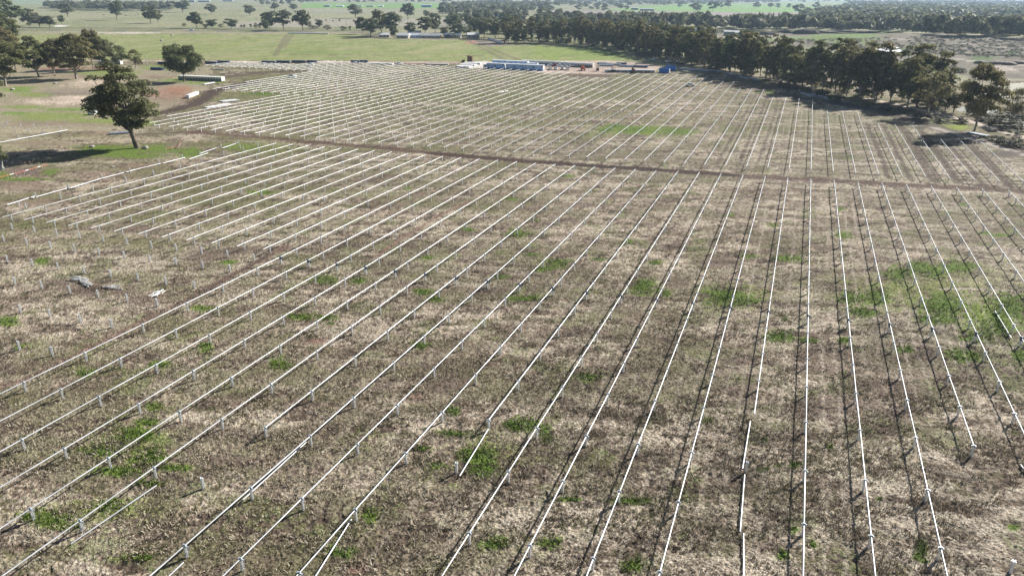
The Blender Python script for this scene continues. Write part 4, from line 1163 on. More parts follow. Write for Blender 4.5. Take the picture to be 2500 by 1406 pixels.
def pallet(p, rz, label, group, w=1.9, d=2.4, h=2.4, cover=M_WRAP, face=M_CRATE, name='wrapped_pallet'):
    t = thing(name, label, 'pallet', p, rz, group)
    b = MB()
    for q in (-.4, 0, .4): b.box((q*w, 0, .07), (.12, d, .14))
    link('base', b.mesh('base', M_WOOD), t)
    link('load', MB().box((0, 0, .16+(h-.2)/2), (w*.94, d*.95, h-.2)).mesh('load', face), t)
    b = MB(); b.box((0, .02, h-.02), (w, d*1.0, .12)); b.box((0, -d*.49, h*.80), (w*.9, .05, h*.36)); b.box((w*.485, .02, h*.52), (.05, d*.98, h*.9)); b.box((-w*.485, .02, h*.52), (.05, d*.98, h*.9))
    link('wrap', b.mesh('wrap', cover), t)
    return t
def line(pa, pb, n, f):
    a, b_ = G(*pa), G(*pb); d = b_-a; rz = math.atan2(d.y, d.x)
    for k in range(n):
        p = a + d*((k+.5)/n); p.z = float(hz(p.x, p.y)); f(k, p, rz, d.length/n)
line((1276, 157), (1358, 161), 14, lambda k, p, rz, w: pallet(p, rz, 'grey fronted pallet in the long back row, %s from the huts' % ordinal(k+1), 'pallets in the back row', w*1.0, 2.4, 3.0))
line((1359, 161), (1449, 166), 17, lambda k, p, rz, w: pallet(p, rz, 'white wrapped pallet in the long back row, %s from the blue containers end' % ordinal(17-k), 'pallets in the back row', w*.86, 2.6, 3.0))
line((1476, 176.5), (1598, 178), 20, lambda k, p, rz, w: pallet(p, rz, 'white topped pallet in the front row left of the blue containers, %s from the left' % ordinal(k+1), 'pallets in the front row', w*.93, 3.2, 1.8, M_WRAP, (M_CRATE, M_BUNDLE)[k % 3 == 0]))
line((440, 195), (546, 199), 15, lambda k, p, rz, w: pallet(p, rz, 'white wrapped crate in the line behind the round tree, %s from the left' % ordinal(k+1), 'crates behind the round tree', w*.9, 3.6, 2.5, M_WRAP, M_CRATE, 'wrapped_crate'))
line((243, 157), (298, 158), 6, lambda k, p, rz, w: pallet(p, rz, 'white crate in the short line behind the yard trees, %s from the left' % ordinal(k+1), 'crates behind the yard trees', w*.97, 3, 2.2, M_WRAP, M_CRATE, 'wrapped_crate'))
for r_ in range(3):
    line((1117+r_*8, 165-r_*4), (1150+r_*12, 166.5-r_*4.5), 4, lambda k, p, rz, w: pallet(p, rz, 'low white sheeted stack left of the huts, line %s from the front, %s along' % (ordinal(r_+1), ordinal(k+1)), 'sheeted stacks left of the huts', w*.97, 7, 1.2, M_WRAP, M_CRATE, 'sheeted_stack'))
line((905, 157), (960, 158.5), 6, lambda k, p, rz, w: pallet(p, rz, 'low white stack at the far edge beside the parked ute, %s from the left' % ordinal(k+1), 'low white stacks at the far edge', w*.95, 3, 1.0, M_WRAP, M_CRATE, 'sheeted_stack'))
line((1040, 158), (1095, 159), 6, lambda k, p, rz, w: pallet(p, rz, 'low white stack at the far edge left of the huts, %s from the left' % ordinal(k+1), 'low white stacks at the far edge', w*.95, 2.5, .7, M_WRAP, M_CRATE, 'sheeted_stack'))

# vehicles
def wheel_mesh(r, w): return MB().tube([(-w/2, 0, 0), (w/2, 0, 0)], r, 12).mesh('tyre', M_TYRE)
def rim_mesh(r, w): return MB().tube([(-w/2-.01, 0, 0), (w/2+.01, 0, 0)], r*.55, 8).mesh('rim', M_BUNDLE)
TY, RM = wheel_mesh(.38, .26), rim_mesh(.38, .26)
def wheels(t, xs, ys, r=.38):
    for y_ in ys:
        for x_ in xs:
            w = link('wheel', TY, t, (x_, y_, r), (0, 0, 0), (1, r/.38, r/.38)); link('rim', RM, w)
def ute(px, py, rz, label, body=None, group='white utes', tray=True, name='ute'):
    body = body or M_WHITE
    t = thing(name, label, 'ute' if tray else 'car', G(px, py), rz, group, (SC, SC, SC))
    b = MB(); b.box((0, 1.75, .80), (1.8, 1.75, .62), taper=(.94, .96)); b.box((0, .1, .80), (1.82, 1.6, .66)); link('body', b.mesh('body', body), t)
    cb = link('cabin', MB().box((0, .15, 1.42), (1.7, 1.9, .62), taper=(.82, .70)).mesh('cabin', body), t)
    link('windscreen', MB().box((0, 0, 0), (1.46, .04, .56), rx=.48).mesh('windscreen', M_GLASS), cb, (0, .985, 1.42))
    for s in (-1, 1): link('side_window', MB().box((0, 0, 0), (.04, 1.25, .38), ry=-s*.22).mesh('side_window', M_GLASS), cb, (s*.80, .12, 1.46))
    link('rear_window', MB().box((0, 0, 0), (1.3, .04, .40), rx=-.48).mesh('rear_window', M_GLASS), cb, (0, -.70, 1.46))
    b = MB()
    if tray: b.box((0, -1.65, .92), (1.86, 2.0, .12)); b.box((-.90, -1.65, 1.12), (.06, 2.0, .34)); b.box((.90, -1.65, 1.12), (.06, 2.0, .34)); b.box((0, -2.63, 1.12), (1.86, .06, .34))
    else: b.box((0, -1.3, .86), (1.78, 1.3, .62), taper=(.94, .9))
    link('tray' if tray else 'boot', b.mesh('tray', body), t)
    wheels(t, (-.8, .8), (1.65, -1.55))
    for s in (-1, 1): link('headlight', MB().box((0, 0, 0), (.34, .05, .2)).mesh('headlight', M_SHEET), t, (s*.66, 2.62, .88))
    return t
A = -PHI
UTES = [(1345, 163, A+2.6, 'white ute in the back parked line, next to the red car'), (1366, 163, A+2.7, 'white ute in the back parked line, second from the huts'), (1378, 164, A+2.6, 'white ute in the back parked line, third from the huts'), (1405, 164, A+2.2, 'white ute parked alone in front of the white pallets'),
        (1343, 170.5, A+.3, 'white ute in the front parked line, nearest the huts'), (1357, 171, A+.2, 'white ute in the front parked line, second from the huts'), (1374, 171, A+.1, 'white ute in the front parked line, third from the huts'), (1386, 171.5, A+.3, 'white ute in the front parked line, rightmost'), (1391, 165, A+2.5, 'white ute between the two parked lines at the right')]
for q in UTES: ute(*q)
ute(1356, 163, A+2.6, 'dark red car parked among the white utes', M_RED, None, False, 'car')
ute(712, 190, A-1.1, 'white ute standing between the far tracker rows at upper left')
ute(1684, 212, A-.9, 'white ute between the far rows near the blue containers')
ute(974, 159, A-1.4, 'white ute at the far edge of the rows beside low white stacks')
ute(757, 161, A-1.3, 'white ute behind the far rows at upper left, by the dark bundles')
ute(1597, 148, A+1.2, 'white ute in the belt shade behind the compound')
ute(1632, 154, A+.9, 'pale ute beside the earth heap behind the blue containers')
ute(468, 75.5, R(88), 'pale blue car driving along the road in the distance', M_HUT, None, False, 'car')

def container(px, py, rz, label, mat, L=6.1, group=None):
    t = thing('shipping_container', label, 'container', G(px, py), rz, group, (SC, SC, SC))
    b = MB(); b.box((0, 0, 1.35), (L-.1, 2.34, 2.4)); link('body', b.mesh('body', mat), t)
    b = MB(); n = 16
    for k in range(n):
        x_ = -L/2+.3+(L-.6)*k/(n-1)
        b.box((x_, -1.19, 1.35), (.16, .06, 2.3)); b.box((x_, 1.19, 1.35), (.16, .06, 2.3))
    link('corrugation', b.mesh('corrugation', mat), t)
    b = MB()
    for x_ in (-1, 1):
        for y_ in (-1, 1): b.box((x_*(L/2-.06), y_*1.16, 1.35), (.14, .14, 2.6))
    for z_ in (.1, 2.62):
        for y_ in (-1, 1): b.box((0, y_*1.16, z_), (L-.3, .12, .14))
    link('frame', b.mesh('frame', mat), t)
    for s in (-1, 1):
        d = link('door', MB().box((0, 0, 0), (.06, 1.1, 2.35)).mesh('door', M_SHEET), t, (L/2+.0, s*.56, 1.35))
        link('lock_bar', MB().tube([(.06, 0, -1.1), (.06, 0, 1.1)], .03, 5).mesh('lock_bar', M_BUNDLE), d)
    return t
container(1622, 178.5, -PHI-.05, 'blue shipping container in front, left of the two', M_BLUE, 6.1, 'blue containers')
container(1638, 172.5, -PHI-.05, 'blue shipping container behind, right of the two', M_BLUE, 6.1, 'blue containers')

def machine(px, py, rz, label, mat, kind):
    t = thing(kind, label, kind.replace('_', ' '), G(px, py), rz, None, (SC*1.1,)*3)
    if kind == 'excavator':
        for s in (-1, 1): link('track', MB().box((s*1.0, 0, .45), (.5, 3.4, .9), taper=(1, .8)).mesh('track', M_BLACK), t)
        link('body', MB().box((0, -.4, 1.5), (2.3, 2.6, 1.1), taper=(.9, .9)).mesh('body', mat), t)
        c = link('cabin', MB().box((-.6, .6, 2.3), (1.0, 1.3, 1.4), taper=(.85, .8)).mesh('cabin', mat), t); link('window', MB().box((-.6, 1.26, 2.4), (.8, .05, .9)).mesh('window', M_GLASS), c)
        link('boom', MB().tube([(.3, .7, 1.9), (.3, 2.6, 4.2), (.3, 4.6, 3.6)], [.28, .3, .2], 6).mesh('boom', mat), t); link('arm', MB().tube([(.3, 4.6, 3.6), (.3, 5.2, 1.4)], [.2, .15], 6).mesh('arm', mat), t); link('bucket', MB().box((.3, 5.1, 1.0), (.9, .8, .8), taper=(1, .5)).mesh('bucket', M_DARKSTEEL), t)
    elif kind == 'telehandler':
        link('body', MB().box((0, 0, 1.15), (2.0, 4.0, .9), taper=(.95, .9)).mesh('body', mat), t)
        c = link('cabin', MB().box((-.5, -.2, 2.2), (.95, 1.5, 1.3), taper=(.85, .8)).mesh('cabin', mat), t); link('window', MB().box((-.99, -.2, 2.3), (.05, 1.1, .8)).mesh('window', M_GLASS), c)
        link('boom', MB().tube([(.45, -1.8, 1.9), (.45, 1.5, 2.2), (.45, 3.2, 1.5)], [.26, .24, .18], 6).mesh('boom', mat), t)
        b = MB(); b.box((.1, 3.3, .9), (1.3, .1, 1.0)); b.box((-.3, 3.9, .42), (.14, 1.2, .08)); b.box((.5, 3.9, .42), (.14, 1.2, .08)); link('fork', b.mesh('fork', M_DARKSTEEL), t)
        wheels(t, (-.95, .95), (1.4, -1.4), .6)
    else:                                          # forklift
        link('body', MB().box((0, -.4, .95), (1.5, 2.2, .9), taper=(.95, .9)).mesh('body', mat), t)
        b = MB()
        for x_ in (-.6, .6):
            for y_ in (-1.0, .5): b.box((x_, y_, 2.0), (.08, .08, 1.3))
        b.box((0, -.25, 2.68), (1.4, 1.7, .08)); link('cage', b.mesh('cage', M_BLACK), t)
        b = MB(); b.box((-.35, .95, 1.9), (.12, .14, 3.6)); b.box((.35, .95, 1.9), (.12, .14, 3.6)); b.box((0, .95, 3.6), (.8, .12, .12)); b.box((0, .95, 1.4), (.8, .12, .12)); link('mast', b.mesh('mast', M_BLACK), t)
        b = MB(); b.box((-.3, 1.6, .35), (.14, 1.2, .06)); b.box((.3, 1.6, .35), (.14, 1.2, .06)); link('fork', b.mesh('fork', M_DARKSTEEL), t)
        link('seat', MB().box((0, -.3, 1.55), (.5, .5, .3), taper=(1, .7)).mesh('seat', M_TYRE), t)
        wheels(t, (-.65, .65), (.6, -1.1), .4)
    return t
machine(1423, 173, A+.4, 'orange telehandler beside the end of the white pallets', M_ORANGE, 'telehandler')
machine(1459, 174, A+.2, 'black forklift at the left end of the front pallets', M_BLACK, 'forklift')
machine(1497, 177.5, A+1.2, 'dark forklift in front of the front pallets, left', M_BLACK, 'forklift')
machine(1546, 179, A+.3, 'brown telehandler in front of the front pallets, middle', M_BROWNM, 'telehandler')
machine(1664, 158, A+2.2, 'yellowish excavator beside the earth heap in the belt shade', M_YELLOW, 'excavator')
machine(342, 157, A+1.0, 'rusty red telehandler behind the leafless tree in the yard', M_BROWNM, 'telehandler')

# bundles of tube and sheet
def bundle(pa, pb, label, group, mat, w=2.2, h=1.0, rows=5, cols=3, name='tube_bundle'):
    a, b_ = G(*pa), G(*pb); d = b_-a
    t = thing(name, label, 'bundle', a, math.atan2(d.y, d.x), group)
    L = d.length; dz = d.z
    rr_ = min(w/rows, h/cols)/2
    for c in range(cols):
        for r_ in range(rows):
            y_ = -w/2+w*(r_+.5)/rows; z_ = .2+h*(c+.5)/cols
            mb = MB(); mb.box((L/2, y_, z_+dz/2), (L*(1-.01*((r_+c) % 3)), w/rows*.93, h/cols*.93), ry=-math.atan2(dz, L))
            link('tube', mb.mesh('tube', mat), t)
    b = MB()
    for f in (.12, .5, .88): b.box((L*f, 0, .1+dz*f), (.14, w*1.05, .18)); b.box((L*f, 0, .2+h+.03+dz*f), (.06, w*1.02, .03)); b.box((L*f, -w/2-.02, .2+h/2+dz*f), (.06, .03, h)); b.box((L*f, w/2+.02, .2+h/2+dz*f), (.06, .03, h))
    link('strap_and_bearer', b.mesh('strap_and_bearer', M_WOOD), t)
    return t
for k, (a, b_) in enumerate([((388, 157), (409, 157.5)), ((370, 171), (400, 172)), ((503, 156), (530, 157)), ((533, 154.5), (560, 155)), ((640, 155), (672, 155.5)), ((676, 154), (708, 154.5)), ((713, 153.5), (746, 154)), ((750, 153.5), (775, 154)), ((858, 153.5), (878, 154)), ((880, 153), (898, 153.5))]):
    bundle(a, b_, 'shade-coloured dark tube bundle along the far edge of the rows, %s from the left' % ordinal(k+1), 'dark bundles along the far edge', M_SHADEBUNDLE, 2.4, 1.5, 4, 3)
for k, (a, b_) in enumerate([((1464, 162), (1496, 163)), ((1479, 159.5), (1516, 160.5)), ((1505, 157.5), (1530, 158)), ((1514, 163.5), (1545, 164.5)), ((1546, 164.5), (1581, 166)), ((1458, 157), (1482, 157.5))]):
    bundle(a, b_, 'blue grey tube bundle behind the front pallets, %s in order' % ordinal(k+1), 'bundles in the compound', (M_BUNDLE, M_SHADEBUNDLE)[k in (2, 4)], 2.6, 1.1, 4, 3)
for k, (a, b_) in enumerate([((1658, 171), (1697, 173)), ((1698, 172.5), (1738, 175)), ((1739, 174), (1760, 178)), ((1770, 181), (1793, 186)), ((1796, 184), (1812, 190)), ((1808, 190), (1826, 195)), ((1832, 193), (1853, 199)), ((1957, 230), (1984, 239)), ((1975, 229), (1995, 236)), ((1998, 237), (2028, 246)), ((2362, 325), (2412, 334))]):
    bundle(a, b_, 'blue steel bundle in the shade at the foot of the belt, %s from the compound' % ordinal(k+1), 'bundles along the belt', M_BUNDLE, 2.0, .9 if k < 10 else .25, 4, 2)
bundle((268, 329), (322, 325.5), 'flat grey tube bundle on the grass beside the big tree trunk', None, M_BUNDLE, 2.0, .5, 5, 1)
bundle((-30, 404), (15, 396), 'white tube bundle at the left edge below the orange barrier', None, M_GALV, 1.5, .4, 4, 1)
bundle((458, 241), (482, 231.5), 'tall white box of sheets beside the red clay', None, M_SHEET, 1.7, 1.5, 2, 2, 'sheet_stack')
bundle((497, 208), (523, 203.5), 'flat white sheets on grass beside the wrapped crates', None, M_SHEET, 1.5, .5, 2, 1, 'sheet_stack')
bundle((540, 250), (580, 246), 'flat white sheet stack in the mud beside the far rows', None, M_SHEET, 4.5, .35, 4, 1, 'sheet_stack')
bundle((502, 265), (560, 255), 'long flat white sheet stack next to the first far row', None, M_SHEET, 2.6, .3, 3, 1, 'sheet_stack')
bundle((514, 170.5), (548, 172), 'thin pale tube bundle in the mud at the far left rows', None, M_GALV, 1.2, .4, 3, 1)
bundle((219, 280), (235, 280.5), 'white crate on the grass in front of the tree shadow', None, M_SHEET, 2.2, 1.5, 2, 2, 'sheet_stack')
bundle((703, 83), (803, 84.5), 'very long low white pipe rack along the far road', None, M_SHEET, 2.0, 1.2, 2, 2)
for k, (x, y) in enumerate([(1186, 156), (1193, 156), (1171, 156)]):
    pass
for k, (x, y, h_) in enumerate([(1131, 152.5, 1.6), (1145, 152, 4.6), (1151, 152.3, 4.2)]):
    p = G(x, y); t = thing('rusty_bin', 'rusty brown bin standing on the pale track left of the huts, %s' % ordinal(k+1), 'bin', p, A, 'rusty bins')
    link('body', MB().box((0, 0, h_/2), (2.0, 2.0, h_), taper=(.92, .92)).mesh('body', M_BROWNM), t); link('rim', MB().box((0, 0, h_), (2.05, 2.05, .14)).mesh('rim', M_BROWNM), t)

# bracket heaps in the churned mud
def heap(px, py, n, label, spread=1.6, mat=None):
    t = thing('bracket_heap', label, 'heap', G(px, py), rt.uniform(0, 6), 'bracket heaps')
    for k in range(n):
        b = MB(); L = rt.uniform(1.1, 1.8); b.box((0, 0, 0), (L, .16, .07)); b.box((0, .07, .06), (L, .03, .12))
        link('bracket', b.mesh('bracket', mat or M_SHEET), t, (rt.uniform(-spread, spread), rt.uniform(-spread*.6, spread*.6), .12+.05*(k % 4)), (0, rt.uniform(-.08, .08), .4+rt.uniform(-.35, .35)))
heap(192, 684, 16, 'heap of white brackets in the mud, upper left of four'); heap(213, 693, 13, 'heap of cream brackets in the mud beside the largest heap', 1.4, M_WRAP)
heap(279, 703, 9, 'loose white brackets in dark mud, third heap from the left', 1.3); heap(386, 718, 10, 'white brackets beside the brown wheel track, rightmost heap', 1.2)

# orange barrier
def barrier(pxs, label, mesh_only=False):
    P = [G(*p) for p in pxs]; a = P[0]
    t = thing('orange_barrier', label, 'barrier', a)
    tot = 0
    for p, q in zip(P[:-1], P[1:]):
        n = max(2, int((q-p).length/2.2))
        for k in range(n):
            c = p.lerp(q, k/n); e = p.lerp(q, (k+1)/n); c.z = float(hz(c.x, c.y)); e.z = float(hz(e.x, e.y))
            d = e-c; r = c-a
            link('stake', MB().tube([(0, 0, -.2), (0, 0, 1.0)], .05, 5).mesh('stake', M_SHEET), t, r)
            b = MB(); b.box((d.x/2, d.y/2, .72), (d.length*.98, .03, .16), rz=math.atan2(d.y, d.x)); link('tape', b.mesh('tape', M_TAPE), t, r)
            if k % 2 == 0 and not mesh_only:
                b = MB(); b.box((d.x/2, d.y/2, .73), (d.length*.5, .05, .20), rz=math.atan2(d.y, d.x)); link('tape_band', b.mesh('tape_band', M_SHEET), t, r)
barrier([(-30, 447), (20, 434), (60, 424), (118, 407)], 'orange and white barrier tape curving round the bare soil at left')
barrier([(48, 399), (62, 403), (86, 401)], 'orange mesh barrier lying in the big tree shadow', True)
barrier([(406, 369), (436, 363), (443, 352)], 'thin orange tape beside the big tree trunk', True)

# people
def person(px, py, label, rz=0.0, vest=True):
    p = G(px, py)
    t = thing('person', label, 'person', p, rz, 'people in the field', (SC,)*3)
    bm = bmesh.new(); sk = bm.verts.layers.skin.verify()
    J = [(0, 0, .95, .15), (0, 0, 1.2, .15), (0, 0, 1.42, .17), (0, 0, 1.53, .06), (0, .02, 1.66, .105), (0, .01, 1.76, .07),
         (.20, 0, 1.42, .07), (.27, .02, 1.14, .05), (.24, .14, .92, .04), (.24, .18, .82, .045), (-.20, 0, 1.42, .07), (-.27, .02, 1.14, .05), (-.24, .14, .92, .04), (-.24, .18, .82, .045),
         (.10, 0, .86, .10), (.11, .04, .48, .07), (.11, -.02, .09, .05), (.11, .12, .04, .045), (-.10, 0, .86, .10), (-.12, .0, .48, .07), (-.12, -.08, .09, .05), (-.12, .06, .04, .045)]
    V = []
    for x, y, z, r_ in J:
        v = bm.verts.new((x, y, z)); v[sk].radius = (r_, r_*.85); V.append(v)
    V[0][sk].use_root = True
    for a, b_ in [(0, 1), (1, 2), (2, 3), (3, 4), (4, 5), (2, 6), (6, 7), (7, 8), (8, 9), (2, 10), (10, 11), (11, 12), (12, 13), (0, 14), (14, 15), (15, 16), (16, 17), (0, 18), (18, 19), (19, 20), (20, 21)]: bm.edges.new((V[a], V[b_]))
    me = bpy.data.meshes.new('body'); bm.to_mesh(me); bm.free(); me.materials.append(M_CLOTH)
    o = link('body', me, t); o.modifiers.new('skin', 'SKIN'); s = o.modifiers.new('sub', 'SUBSURF'); s.levels = s.render_levels = 1
    if vest: link('vest', MB().tube([(0, 0, .98), (0, 0, 1.2), (0, 0, 1.40), (0, 0, 1.50)], [.20, .20, .23, .10], 10).mesh('vest', M_HIVIS), t)
    link('hard_hat', MB().tube([(0, .02, 1.72), (0, .02, 1.76), (0, .02, 1.84), (0, .02, 1.88)], [.17, .14, .12, .04], 10).mesh('hard_hat', M_SHEET), t)
    link('face', MB().tube([(0, .07, 1.58), (0, .09, 1.66), (0, .07, 1.72)], [.06, .085, .07], 8).mesh('face', M_SKIN), t)
person(1805, 259, 'person in a pale hat standing beside a far row at right', 2.0)
person(899, 183, 'person standing between the far rows at upper centre left', 1.0, False)
person(1177, 196, 'person in dark clothes standing between far rows below the huts', 2.5, False)
person(1182, 170, 'person standing at the left end of the site huts', .5)

# poles, slab, stump, cattle, buildings
def pole(px, py, ty, label, mat=None, lamp=True):
    p = G(px, py); h_ = height_to(p, ty)
    t = thing('light_pole' if lamp else 'power_pole', label, 'pole', p, A)
    link('shaft', MB().tube([(0, 0, -.5), (0, 0, h_)], [.2, .13], 8).mesh('shaft', mat or M_CONC), t)
    if lamp: link('lamp_head', MB().box((.5, 0, h_+.05), (1.4, .5, .22)).mesh('lamp_head', M_WHITE), t)
    else: link('crossarm', MB().box((0, 0, h_-.5), (2.4, .16, .18)).mesh('crossarm', M_WOOD), t)
pole(361, 165, 137, 'white pole with a small head behind the big tree crown')
pole(213, 78, 38, 'tall pole beside the road at upper left', M_CONC, True)
pole(829, 78, 50, 'tall pale power pole by the road near the homestead', None, False)
pole(847, 74, 52, 'dark power pole by the road right of the pale one', M_WOOD, False)
pole(1064, 90, 72, 'white mast between the homestead roofs', M_WHITE, True)
P = [G(*q) for q in [(2112, 121), (2192, 117), (2203, 129), (2160, 128)]]
c0 = sum(P, Vector())/4
t = thing('concrete_slab', 'white sloping liner slab on the flank of the spoil hill', 'slab', c0)
nx = 8
for k in range(nx):
    f0, f1 = k/nx, (k+.97)/nx
    q = [P[0].lerp(P[1], f0), P[0].lerp(P[1], f1), P[3].lerp(P[2], f1), P[3].lerp(P[2], f0)]
    for v_ in q: v_.z = float(hz(v_.x, v_.y))+.5
    vs = [v_-c0 for v_ in q] + [v_-c0-Vector((0, 0, .9)) for v_ in q]
    link('panel', MB()._add(vs, [(0, 1, 2, 3), (4, 7, 6, 5), (0, 4, 5, 1), (1, 5, 6, 2), (2, 6, 7, 3), (3, 7, 4, 0)]).mesh('panel', M_SHEET), t)
t = thing('dead_stump', 'bleached white stump beside the bush at the left edge', 'stump', G(6, 416))
link('trunk', MB().tube([(0, 0, -.2), (.1, 0, 1.2), (.5, .1, 2.6)], [.5, .35, .12], 7).mesh('trunk', M_STUMP), t); link('log', MB().tube([(-2.2, -.6, .3), (-.3, -.2, .4), (.6, .3, .5)], [.4, .5, .3], 7).mesh('log', M_STUMP), t)
t = thing('fallen_branch', 'fallen grey branch inside the big tree shadow', 'branch', G(78, 399))
link('limb', MB().tube([(0, 0, .1), (.5, .4, 1.0), (.3, .9, 1.9)], [.12, .08, .03], 5).mesh('limb', M_STUMP), t); link('twig', MB().tube([(.4, .3, .8), (1.4, .1, 1.2)], [.06, .02], 5).mesh('twig', M_STUMP), t); link('twig', MB().tube([(0, 0, .1), (-.9, .3, .9)], [.08, .02], 5).mesh('twig', M_STUMP), t)
def rock(px, py, s, label):
    rng = random.Random(int(px*7+py)); bm = bmesh.new(); bmesh.ops.create_icosphere(bm, subdivisions=2, radius=s)
    for v in bm.verts: v.co *= rng.uniform(.8, 1.15); v.co.z *= .6
    me = bpy.data.meshes.new('stone'); bm.to_mesh(me); bm.free(); me.materials.append(M_STONE)
    o = link('stone', me, None, G(px, py)+Vector((0, 0, s*.3))); tag(o, label, 'stone', 'stones')
rock(357, 363, 1.0, 'pale stone beside the big tree trunk'); rock(225, 360, .9, 'grey block inside the big tree shadow'); rock(276, 409, .5, 'small white stone on straw below the big tree'); rock(31, 220, 1.2, 'pale stone on green grass beside the sand heap'); rock(395, 101, 1.9, 'pale round bale in the green paddock, right one'); rock(420, 87, 1.6, 'pale round bale near the road'); rock(135, 205, 1.0, 'white stone at the edge of the upper sand heap')

def cow(px, py, k):
    p = G(px, py); t = thing('cow', 'dark cow grazing in the far paddock, %s from the left' % ordinal(k+1), 'cow', p, rt.uniform(0, 6.28), 'grazing cattle', (1.25,)*3)
    b = MB(); b.tube([(0, -1.0, 1.05), (0, -.9, 1.12), (0, -.2, 1.05), (0, .6, 1.1), (0, .95, 1.15), (0, 1.3, .85), (0, 1.55, .45), (0, 1.7, .3)], [.22, .38, .44, .42, .30, .2, .17, .1], 8)
    for x_ in (-.22, .22):
        for y_ in (-.8, .6): b.tube([(x_, y_, .85), (x_, y_-.05, .45), (x_, y_, 0)], [.16, .08, .07], 6)
    link('body', b.mesh('body', M_COW), t)
    link('tail', MB().tube([(0, -1.05, 1.3), (0, -1.2, .6)], .04, 5).mesh('tail', M_COW), t)
for k, (x, y) in enumerate([(253, 38), (297, 38), (305, 39), (310, 40.5), (316, 39), (322, 41), (330, 40), (337, 38), (346, 38.5)]): cow(x, y, k)

def building(px, py, rz, L, W_, H_, label, wall, roof, name='house', nwin=3, gable=.9, cat='house'):
    t = thing(name, label, cat, G(px, py), rz)
    link('wall', MB().box((0, 0, H_/2), (L, W_, H_)).mesh('wall', wall), t)
    link('roof', MB().prism([(-W_/2-.5, 0), (0, W_/2*gable*.6), (W_/2+.5, 0), (W_/2+.3, -.15), (-W_/2-.3, -.15)], -L/2-.5, L/2+.5).mesh('roof', roof), t, (0, 0, H_+.05), (0, 0, math.pi/2))
    for k in range(nwin):
        w = link('window', MB().box((0, 0, 0), (1.5, .06, 1.2)).mesh('window', M_GLASS), t, (-L/2+L*(k+.5)/nwin, -W_/2-.04, H_*.55))
        link('frame', MB().box((0, -.02, -.65), (1.7, .1, .1)).mesh('frame', M_WHITE), w)
    link('door', MB().box((0, 0, 0), (1.1 if H_ < 4 else 3.5, .06, 2.1 if H_ < 4 else 3.2)).mesh('door', M_SHED), t, (L*.12, -W_/2-.05, 1.05 if H_ < 4 else 1.6))
    return t
H1 = [(939, 92, .1, 12, 8, 3, 'small white roofed building at the left of the homestead'), (985, 94, -.15, 14, 9, 3.2, 'white roofed homestead building left of centre'), (1005, 93, -.1, 22, 9, 3.0, 'long pale walled homestead building in the middle'), (1012, 86, .1, 16, 8, 3.0, 'homestead roof just behind the long pale building'), (1052, 94, -.05, 24, 9, 3, 'long low homestead building right of the middle'), (1105, 93, -.1, 20, 8, 3, 'cream roofed low building near the right of the homestead'), (1155, 93, .2, 14, 9, 3.4, 'bright white roofed building at the right end of the homestead')]
for k, q in enumerate(H1): building(*q, (M_WALLC, M_HUT)[k == 2], M_ROOFW if k != 4 else M_ROOF)
building(1787, 88.5, -.25, 20, 12, 5, 'grey green shed on the right plain, left of the pair', M_SHED, M_ROOF, 'shed', 2, .4, 'shed')
building(1808, 90, -.25, 14, 12, 4.6, 'grey shed with open front on the right plain, right of the pair', M_SHED, M_ROOF, 'shed', 1, .4, 'shed')
building(1692, 79, -.2, 9, 4, 4.5, 'pale tank shed at the edge of the right plain', M_HUT, M_ROOF, 'shed', 1, .2, 'shed')
building(1727, 80, -.2, 7, 3, 3, 'small white cabin at the edge of the right plain', M_WHITE, M_ROOFW, 'shed', 1, .2, 'shed')
FB = [(800, 17.5, 26, 12, 5, M_SHED, 'dark far shed at the left of the far farm'), (830, 17.5, 30, 12, 4, M_ROOFW, 'pale far shed in the middle of the far farm'), (878, 17, 22, 12, 4, M_WALLC, 'far farm house right of the pale shed'), (905, 17.5, 30, 12, 4, M_WALLC, 'far farm shed with brown roof'), (930, 17.5, 20, 12, 4, M_ROOFW, 'white far shed at the right of the far farm'), (1041, 18.5, 40, 14, 7, M_BLUE, 'long blue grey shed on the far green strip'), (1550, 25, 26, 14, 6, M_SHED, 'dark far shed on the fallow paddock, left'), (1580, 27, 50, 14, 5, M_SHED, 'long dark shed on the fallow paddock, right'), (500, 6, 60, 20, 7, M_SHED, 'long dark shed on the horizon at upper left'), (470, 6, 30, 20, 8, M_SHED, 'dark shed left of the long one at upper left'), (558, 4.5, 60, 20, 6, M_SHED, 'thin dark shed line on the horizon right of the long one')]
for x, y, L, W_, H_, mt, lb in FB: building(x, y, rt.uniform(-.3, .1), L*.9, W_, H_, lb, mt, M_ROOF if mt is not M_ROOFW else M_ROOFW, 'farm_shed', 3, .5, 'shed')
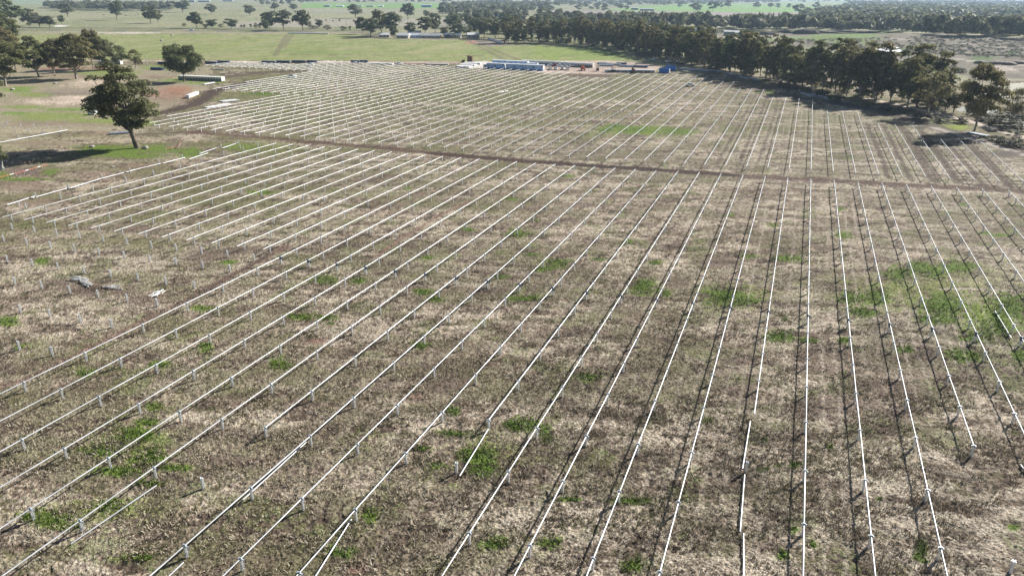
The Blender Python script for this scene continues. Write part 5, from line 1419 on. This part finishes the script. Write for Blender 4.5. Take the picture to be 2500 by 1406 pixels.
# hay stack and earth heaps on the right
def lump(px, py, L, W_, H_, label, mat, name, cat):
    rng = random.Random(int(px)); bm = bmesh.new(); bmesh.ops.create_icosphere(bm, subdivisions=3, radius=1)
    for v in bm.verts:
        n = 1 + .12*math.sin(v.co.x*7+px)*math.cos(v.co.y*6) + rng.uniform(-.05, .05); v.co = Vector((v.co.x*n*L/2, v.co.y*n*W_/2, max(v.co.z, -.15)*n*H_))
    me = bpy.data.meshes.new(name); bm.to_mesh(me); bm.free(); me.materials.append(mat); me.polygons.foreach_set('use_smooth', [True]*len(me.polygons))
    o = link(name, me, None, G(px, py)); tag(o, label, cat); return o
lump(1968, 84.5, 34, 16, 7, 'big grey brown heap like a thatched stack on the right plain', M_THATCH, 'spoil_heap', 'heap')
lump(1873, 86, 24, 12, 4, 'low brown spoil heap beside the sheds', M_THATCH, 'spoil_heap', 'heap')
for k, (x, y) in enumerate([(2395, 155), (2435, 156), (2462, 158), (2485, 155)]): lump(x, y, 11, 9, 2.0, 'dark spoil heap on the pale haul track, %s from the left' % ordinal(k+1), M_WOOD, 'spoil_heap', 'heap')
lump(1830, 86, 9, 5, 3, 'small white and red pile beside the sheds', M_STONE, 'rubble_pile', 'heap')
for k, (a, b_) in enumerate([((1191, 97), (1200, 99.5)), ((1201, 99.5), (1208, 102)), ((1209, 102), (1218, 105)), ((1218, 105), (1226, 108))]):
    a_, c_ = G(*a), G(*b_); d = c_-a_; t = thing('concrete_barrier', 'white concrete barrier by the homestead drive, %s from the far end' % ordinal(k+1), 'barrier', a_, math.atan2(d.y, d.x), 'white barriers')
    link('block', MB().box((d.length/2, 0, 1.2), (d.length*.9, .6, 2.4), taper=(1, .5)).mesh('block', M_SHEET), t); link('foot', MB().box((d.length/2, 0, .15), (d.length*.9, 1.0, .3)).mesh('foot', M_SHEET), t)
# survey posts in the green paddock
cnt = 0
for iu in range(8, 26, 2):
    for kv in range(8):
        u = U0+iu*DU; v = 548+kv*34; x, y = xy(u, v)
        t = link('paddock_post', ME_POST, None, (x, y, gz_at(u, v)), (0, 0, -PHI), (2.0, 2.0, 1.25)); cnt += 1
        tag(t, 'small post in the green paddock behind the compound, line %s, %s back' % (ordinal((iu-8)//2+1), ordinal(kv+1)), 'post', 'posts in the green paddock')
